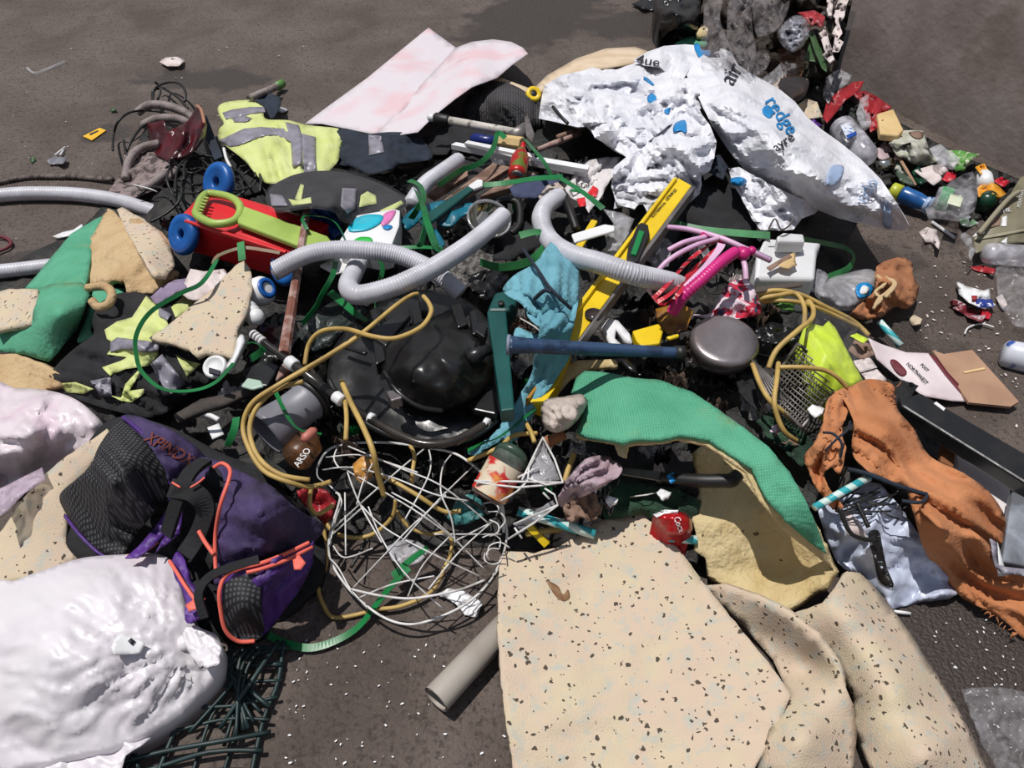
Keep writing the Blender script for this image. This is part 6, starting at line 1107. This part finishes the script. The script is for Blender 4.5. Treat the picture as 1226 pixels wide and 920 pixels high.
lit('clear_bag', [(1108,250),(1115,242),(1140,215),(1165,205),(1172,225),(1168,250),(1150,265),(1125,262),(1112,262)], m_clear, .13, 'clear film lying over the green-label bottle', 'bag')
rod('small_bottle', (1178,208,.08),(1180,222,.08), [(0,6),(.3,9),(1,9)], m_white, rel=False, L='white cup with an orange lid against the wall', C='cup'); lit('orange_packaging', [(1170,225),(1180,215),(1195,222),(1205,232),(1195,238),(1182,232),(1172,236)], m_orangep, .08, 'bright orange wrapper at the wall foot', 'wrapper'); lit('orange_packaging', [(1168,200),(1178,196),(1184,204),(1174,208)], m_orangep, .10, 'orange lid on the white cup', 'lid')  # the second orange piece is the lid of the white cup
rod('drink_can', (1176,244,.06),(1186,238,.06), [(0,10),(.9,11),(1,8)], m_gcan, rel=False, L='dark green can end beside the olive carton', C='can'); lit('red_crumbs', [(1188,216),(1200,212),(1210,218),(1202,224)], m_redw, .06, 'red crumbled wrapper close to the wall foot', 'wrapper')
oc1 = lit('printed_carton', [(1165,285),(1178,268),(1195,250),(1210,232),(1222,212),(1240,205),(1240,290),(1200,292),(1168,303)], m_olive, [(1165,285,.06),(1222,212,.10),(1240,290,.06),(1205,260,.10)], 'olive green flattened carton with white print at the right edge', 'carton', wrk=[wr('soft', .01, 30)], thick=.004)
tube('carton_fold', [(1172,280,.085),(1195,252,.12),(1210,236,.13),(1220,230,.13)], 3, M('olive_light', (150,142,120), .6), rel=False, parent=oc1)
for q in ([(1164,284),(1179,267),(1179,280)], [(1198,290),(1206,284),(1206,292)], [(1200,260),(1206,258),(1205,271),(1198,271)]): decal(oc1, 'white_print', q, m_white, off=.003, res=3)
letters(oc1, 'THE', 1203, 252, 8, -10, m_white, off=.004); letters(oc1, 'MOUNTAIN', 1222, 238, 6, -80, m_white, off=.004, sx=.8); decal(oc1, 'dark_print', [(1187,262),(1199,258),(1197,270),(1186,272)], m_taupe, off=.003, res=3); decal(oc1, 'olive_band', [(1166,284),(1240,272),(1240,275),(1167,288)], M('olive_pale', (160,154,130), .6), off=.003, res=4)
lit('clear_wrapper_twist', [(1148,282),(1155,278),(1163,285),(1168,300),(1163,312),(1160,308),(1160,298)], m_clearb, .07, 'twisted clear wrapper end left of the clear bottle', 'wrapper')
bo = thing('plastic_bottle', 1205, 305, 0, 'milky clear bottle lying at the right edge on the ground', 'bottle')
rod('body', (1176,303,.05),(1245,308,.05), [(0,6),(.05,11),(.15,13),(1,13)], M('milky_bottle', (222,220,228), .25, film=.8), parent=bo, rel=False)
lit('clear_sheet', [(1192,320),(1240,312),(1240,395),(1215,390),(1196,365)], m_clear, .03, 'large clear plastic sheet at the right edge', 'plastic film', wrk=[wr('crumple', .02, 24)])
lit('white_film_scrap', [(1100,278),(1110,272),(1122,275),(1126,290),(1124,298),(1115,290),(1108,290)], m_paper, .02, 'small torn white film on the ground under the blue bottle', 'plastic film'); rod('straw', (1116,266,.01),(1143,285,.01), [(0,2),(1,2)], m_white, rel=False, L='white drinking straw on the ground', C='straw', seg=8)
lit('teal_wrapper', [(1148,262),(1160,258),(1172,268),(1160,272),(1150,270)], M('teal_green_wrap', (110,150,110), .5, (210,214,220), 30), .02, 'small green and white wrapper in front of the clear bottle', 'wrapper')
lit('red_string', [(1160,320),(1175,318),(1192,322),(1190,328),(1172,325)], m_redf, .015, 'red ribbon scrap beneath the milky bottle', 'ribbon')
cw = lit('candy_wrapper', [(1145,336),(1155,342),(1178,348),(1185,345),(1186,360),(1192,365),(1180,370),(1160,362),(1148,352)], m_white, .03, 'white and blue snack wrapper on the ground at right', 'wrapper'); decal(cw, 'blue_print', [(1168,358),(1188,358),(1190,368),(1170,368)], M('deep_blue_p', (40,60,140), .4), off=.003); decal(cw, 'red_print', [(1163,354),(1170,354),(1170,362),(1164,362)], m_redf, off=.004)
lit('candy_wrapper', [(1137,362),(1145,358),(1165,370),(1180,378),(1176,386),(1160,380),(1140,368)], M('dark_red_wrapper', (120,40,48), .5, (206,190,196), 30, .55, .6), .015, 'dark red and silver wrapper in front of the white and blue one', 'wrapper')
lit('candy_wrapper', [(1172,372),(1180,370),(1188,376),(1184,382),(1174,380)], m_redw, .012, 'small pink-red wrapper square beside the dark red one', 'wrapper'); lit('white_film_scrap', [(1193,356),(1200,352),(1206,365),(1200,370)], m_paper, .015, 'small white film tab next to the clear sheet', 'plastic film')
wc = thing('drink_can', 1212, 430, 0, 'crushed white and blue drink can lying at the right edge', 'can')
rod('body', (1200,422,.035),(1240,432,.035), [(0,12),(.1,16),(.9,17),(1,15)], M('white_blue_can', (216,220,232), .3, (60,90,170), 18, .55, .6), parent=wc, rel=False, dent=.25, seed=4)
rod('straw', (1192,325+240,.01),(1196,565,.01), [(0,1),(1,1)], m_white, rel=False, L='tiny white stick beside the orange cloth', C='stick', seg=5) if False else None
# left ground litter
yc = box8('yellow_card', [(99,163),(119,153),(127,156),(110,168)], .006, None, -.003, M('yellow_card', (236,184,40), .5), rel=False, bev=0, L='yellow printed card lying alone on the concrete', C='card')
box8('print_line', [(107,160),(117,156),(118,157),(108,162)], .0075, None, -.001, m_ink, parent=yc, rel=False, bev=0)
lit('film_scrap', [(191,74),(198,69),(212,68),(221,72),(214,79),(200,79)], m_paper, .015, 'small greyish film scrap on the ground at upper left', 'plastic film'); lit('grey_scrap', [(56,192),(66,187),(80,189),(76,196),(60,197)], m_grey, .012, 'flat grey scrap on the ground above the rope', 'scrap')
for q in ([(66,186),(72,178),(78,176)], [(72,186),(76,180)]): rod('twig', (q[0][0],q[0][1],.01),(q[-1][0],q[-1][1],.012), [(0,1.2),(1,1)], m_white, rel=False, seg=5, L='thin pale twig at the grey scrap', C='twig', G='twigs at the grey scrap')
lit('feather', [(63,283),(75,278),(88,275),(98,268),(99,271),(85,282),(70,285)], m_white, .015, 'white feather-like strip beside the green foam', 'feather', wrk=[wr('soft', .004, 8)])
tube('red_ring', [(-8,285,.012),(4,284,.012),(13,290,.012),(10,296,.012),(-4,302,.012)], 2, m_maroon, rel=False, L='dark red ring at the left edge', C='ring'); lit('green_leaf', [(35,192),(40,187),(43,192),(38,196)], m_leaf, .01, 'small dark green leaf on the concrete', 'leaf'); lit('green_leaf', [(131,132),(136,128),(139,131),(134,134)], m_leaf, .01, 'tiny green leaf right above the yellow card', 'leaf')
tube('film_strip', [(33,82,.006),(42,88,.006),(60,82,.006),(78,74,.006)], 1.6, m_clear2, rel=False, L='thin clear strip on the upper left ground', C='strip'); lit('white_scrap', [(329,132),(336,128),(345,131),(338,135)], m_white, .012, 'small white scrap right of the navy collar', 'scrap')
lit('film_scrap', [(1150,825),(1190,822),(1240,830),(1240,940),(1205,940),(1175,890)], m_clear, .02, 'clear plastic sheet on the ground at bottom right', 'plastic film', wrk=[wr('crumple', .02, 30)])
tube('wire_loop', [(1155,400,.01),(1160,392,.01),(1175,388,.012),(1190,392,.012)], 1, m_white, rel=False, L='thin pale wire loop below the wrappers', C='wire'); lit('foam_crumb', [(1087,380),(1095,377),(1104,382),(1102,388),(1092,390)], m_foam, .01, 'round cream crumb on the ground below the brown rag', 'crumb')
lit('white_scrap', [(1188,590),(1192,565),(1196,566),(1192,592)], m_white, .05, 'thin white scrap', 'scrap') if False else None
# chips: individuals sharing one mesh per kind
def chips(name, proto, spots, L, C, G):
    for i, (x, y, s, a) in enumerate(spots):
        o = proto if i == 0 else proto.copy()
        if i: COL.objects.link(o)
        z = float(H(x, y)); p = P(x, y, .004 if z < .005 else z+.03)
        o.location = p; o.rotation_euler = (0, 0, a); o.scale = (s, s, 1); tag(o, L, C, G)
rs = random.Random(9)
def spots(poly, n, smin=.6, smax=1.6):
    xs = [p[0] for p in poly]; ys = [p[1] for p in poly]; out = []
    while len(out) < n:
        x, y = rs.uniform(min(xs), max(xs)), rs.uniform(min(ys), max(ys))
        if inside(np.array([x]), np.array([y]), poly)[0]: out.append((x, y, rs.uniform(smin, smax), rs.uniform(0, 6.3)))
    return out
def flake(name, mt, w=.006, h=.003, t=.0015):
    V = [(-w,-h*.6,0),(w*.8,-h,0),(w,h*.5,0),(-w*.4,h,0)]; V = V+[(a, b, t) for a, b, c in V]
    me = bpy.data.meshes.new(name); me.from_pydata(V, [], [[3,2,1,0],[4,5,6,7],[0,1,5,4],[1,2,6,5],[2,3,7,6],[3,0,4,7]]); me.materials.append(mt); o = bpy.data.objects.new(name, me); COL.objects.link(o); return o
chips('plastic_chip', flake('plastic_chip', m_white), spots([(345,760),(500,760),(600,860),(610,915),(340,915)], 60, .15, .7), 'small white plastic chip on the bare concrete at the front', 'chip', 'white chips on the front concrete')
chips('plastic_chip', flake('plastic_chip', m_paper), spots([(1100,300),(1190,320),(1220,400),(1220,520),(1100,400)], 70, .2, 1.1), 'small pale plastic chip on the ground at the right', 'chip', 'pale chips on the right ground')
chips('plastic_chip', flake('plastic_chip', m_paper), spots([(20,60),(400,30),(340,100),(150,230),(10,210)], 26, .4, 1.2), 'small pale chip on the ground at upper left', 'chip', 'pale chips on the upper left ground')
chips('plastic_chip', flake('plastic_chip', m_white), spots([(1100,760),(1170,730),(1220,790),(1210,910),(1180,860)], 50, .15, .6), 'small white chip on the ground at lower right', 'chip', 'white chips on the lower right ground')
# scraps in the heap hollows: dark film, straps, wires and torn bits
def blob(name, mt, seed, s=.05, hgt=.02):
    r2 = np.random.RandomState(seed); n = 12; V = []; Fc = []
    for i in range(n):
        for j in range(n):
            x = (i/(n-1)-.5)*2*s*(1+.35*math.sin(j*.9+seed)); y = (j/(n-1)-.5)*1.3*s*(1+.3*math.cos(i*.8+seed)); V.append((x, y, max(0, hgt*(.6+2.2*float(noise(i/2.6+seed, j/2.6, seed))))))
    for i in range(n-1):
        for j in range(n-1): Fc.append([i*n+j, (i+1)*n+j, (i+1)*n+j+1, i*n+j+1])
    me = bpy.data.meshes.new(name); me.from_pydata(V, [], Fc); me.materials.append(mt)
    for p in me.polygons: p.use_smooth = False
    o = bpy.data.objects.new(name, me); COL.objects.link(o); md = o.modifiers.new('thickness', 'SOLIDIFY'); md.thickness = .002; return o
fill = [(150,210),(200,240),(330,240),(400,215),(520,200),(560,230),(620,180),(700,190),(740,300),(800,300),(900,280),(960,400),(1050,440),(1000,520),(900,500),(830,560),(760,600),(640,600),(560,560),(440,560),(300,480),(230,480),(130,400),(230,320)]
for k, (mt, n, lb, G, s) in enumerate([(m_blackp, 60, 'black torn film wedged in the hollows of the heap', 'black film scraps in the heap', .045), (M('brown_scrap', (96,78,66), .8, (66,54,46), 20), 34, 'brown torn scrap wedged in the hollows of the heap', 'brown scraps in the heap', .03),
        (M('grey_scrap', (112,108,108), .6, (80,76,76), 20), 36, 'grey torn scrap wedged in the hollows of the heap', 'grey scraps in the heap', .028), (m_clearb, 30, 'clear film scrap wedged in the hollows of the heap', 'clear film scraps in the heap', .032), (m_strap, 14, 'dark green film scrap wedged in the hollows of the heap', 'green film scraps in the heap', .026), (m_paper, 24, 'pale torn paper wedged in the hollows of the heap', 'paper scraps in the heap', .018)]):
    chips('film_scrap' if k not in (1, 2, 5) else 'torn_scrap', blob('scrap', mt, k+2, s), spots(fill, n, .5, 1.3), lb, 'scrap', G)
for o in list(bpy.data.objects):
    if o.name.startswith('scrap.') or o.name == 'scrap': o.name = 'torn_scrap'
for k in range(40):
    x, y, s, a = spots(fill, 1)[0]; l = 14+30*rs.random()
    tube('thin_wire', [(x, y, .05), (x+l*.5*math.cos(a)+4, y+l*.4*math.sin(a), .08), (x+l*math.cos(a), y+l*.8*math.sin(a), .05)], .9, m_rub if k % 3 else m_wire, seg=5, n=4, L='thin black wire strand in the heap' if k % 3 else 'thin white wire strand in the heap', C='wire', G='black wire strands in the heap' if k % 3 else 'white wire strands in the heap')
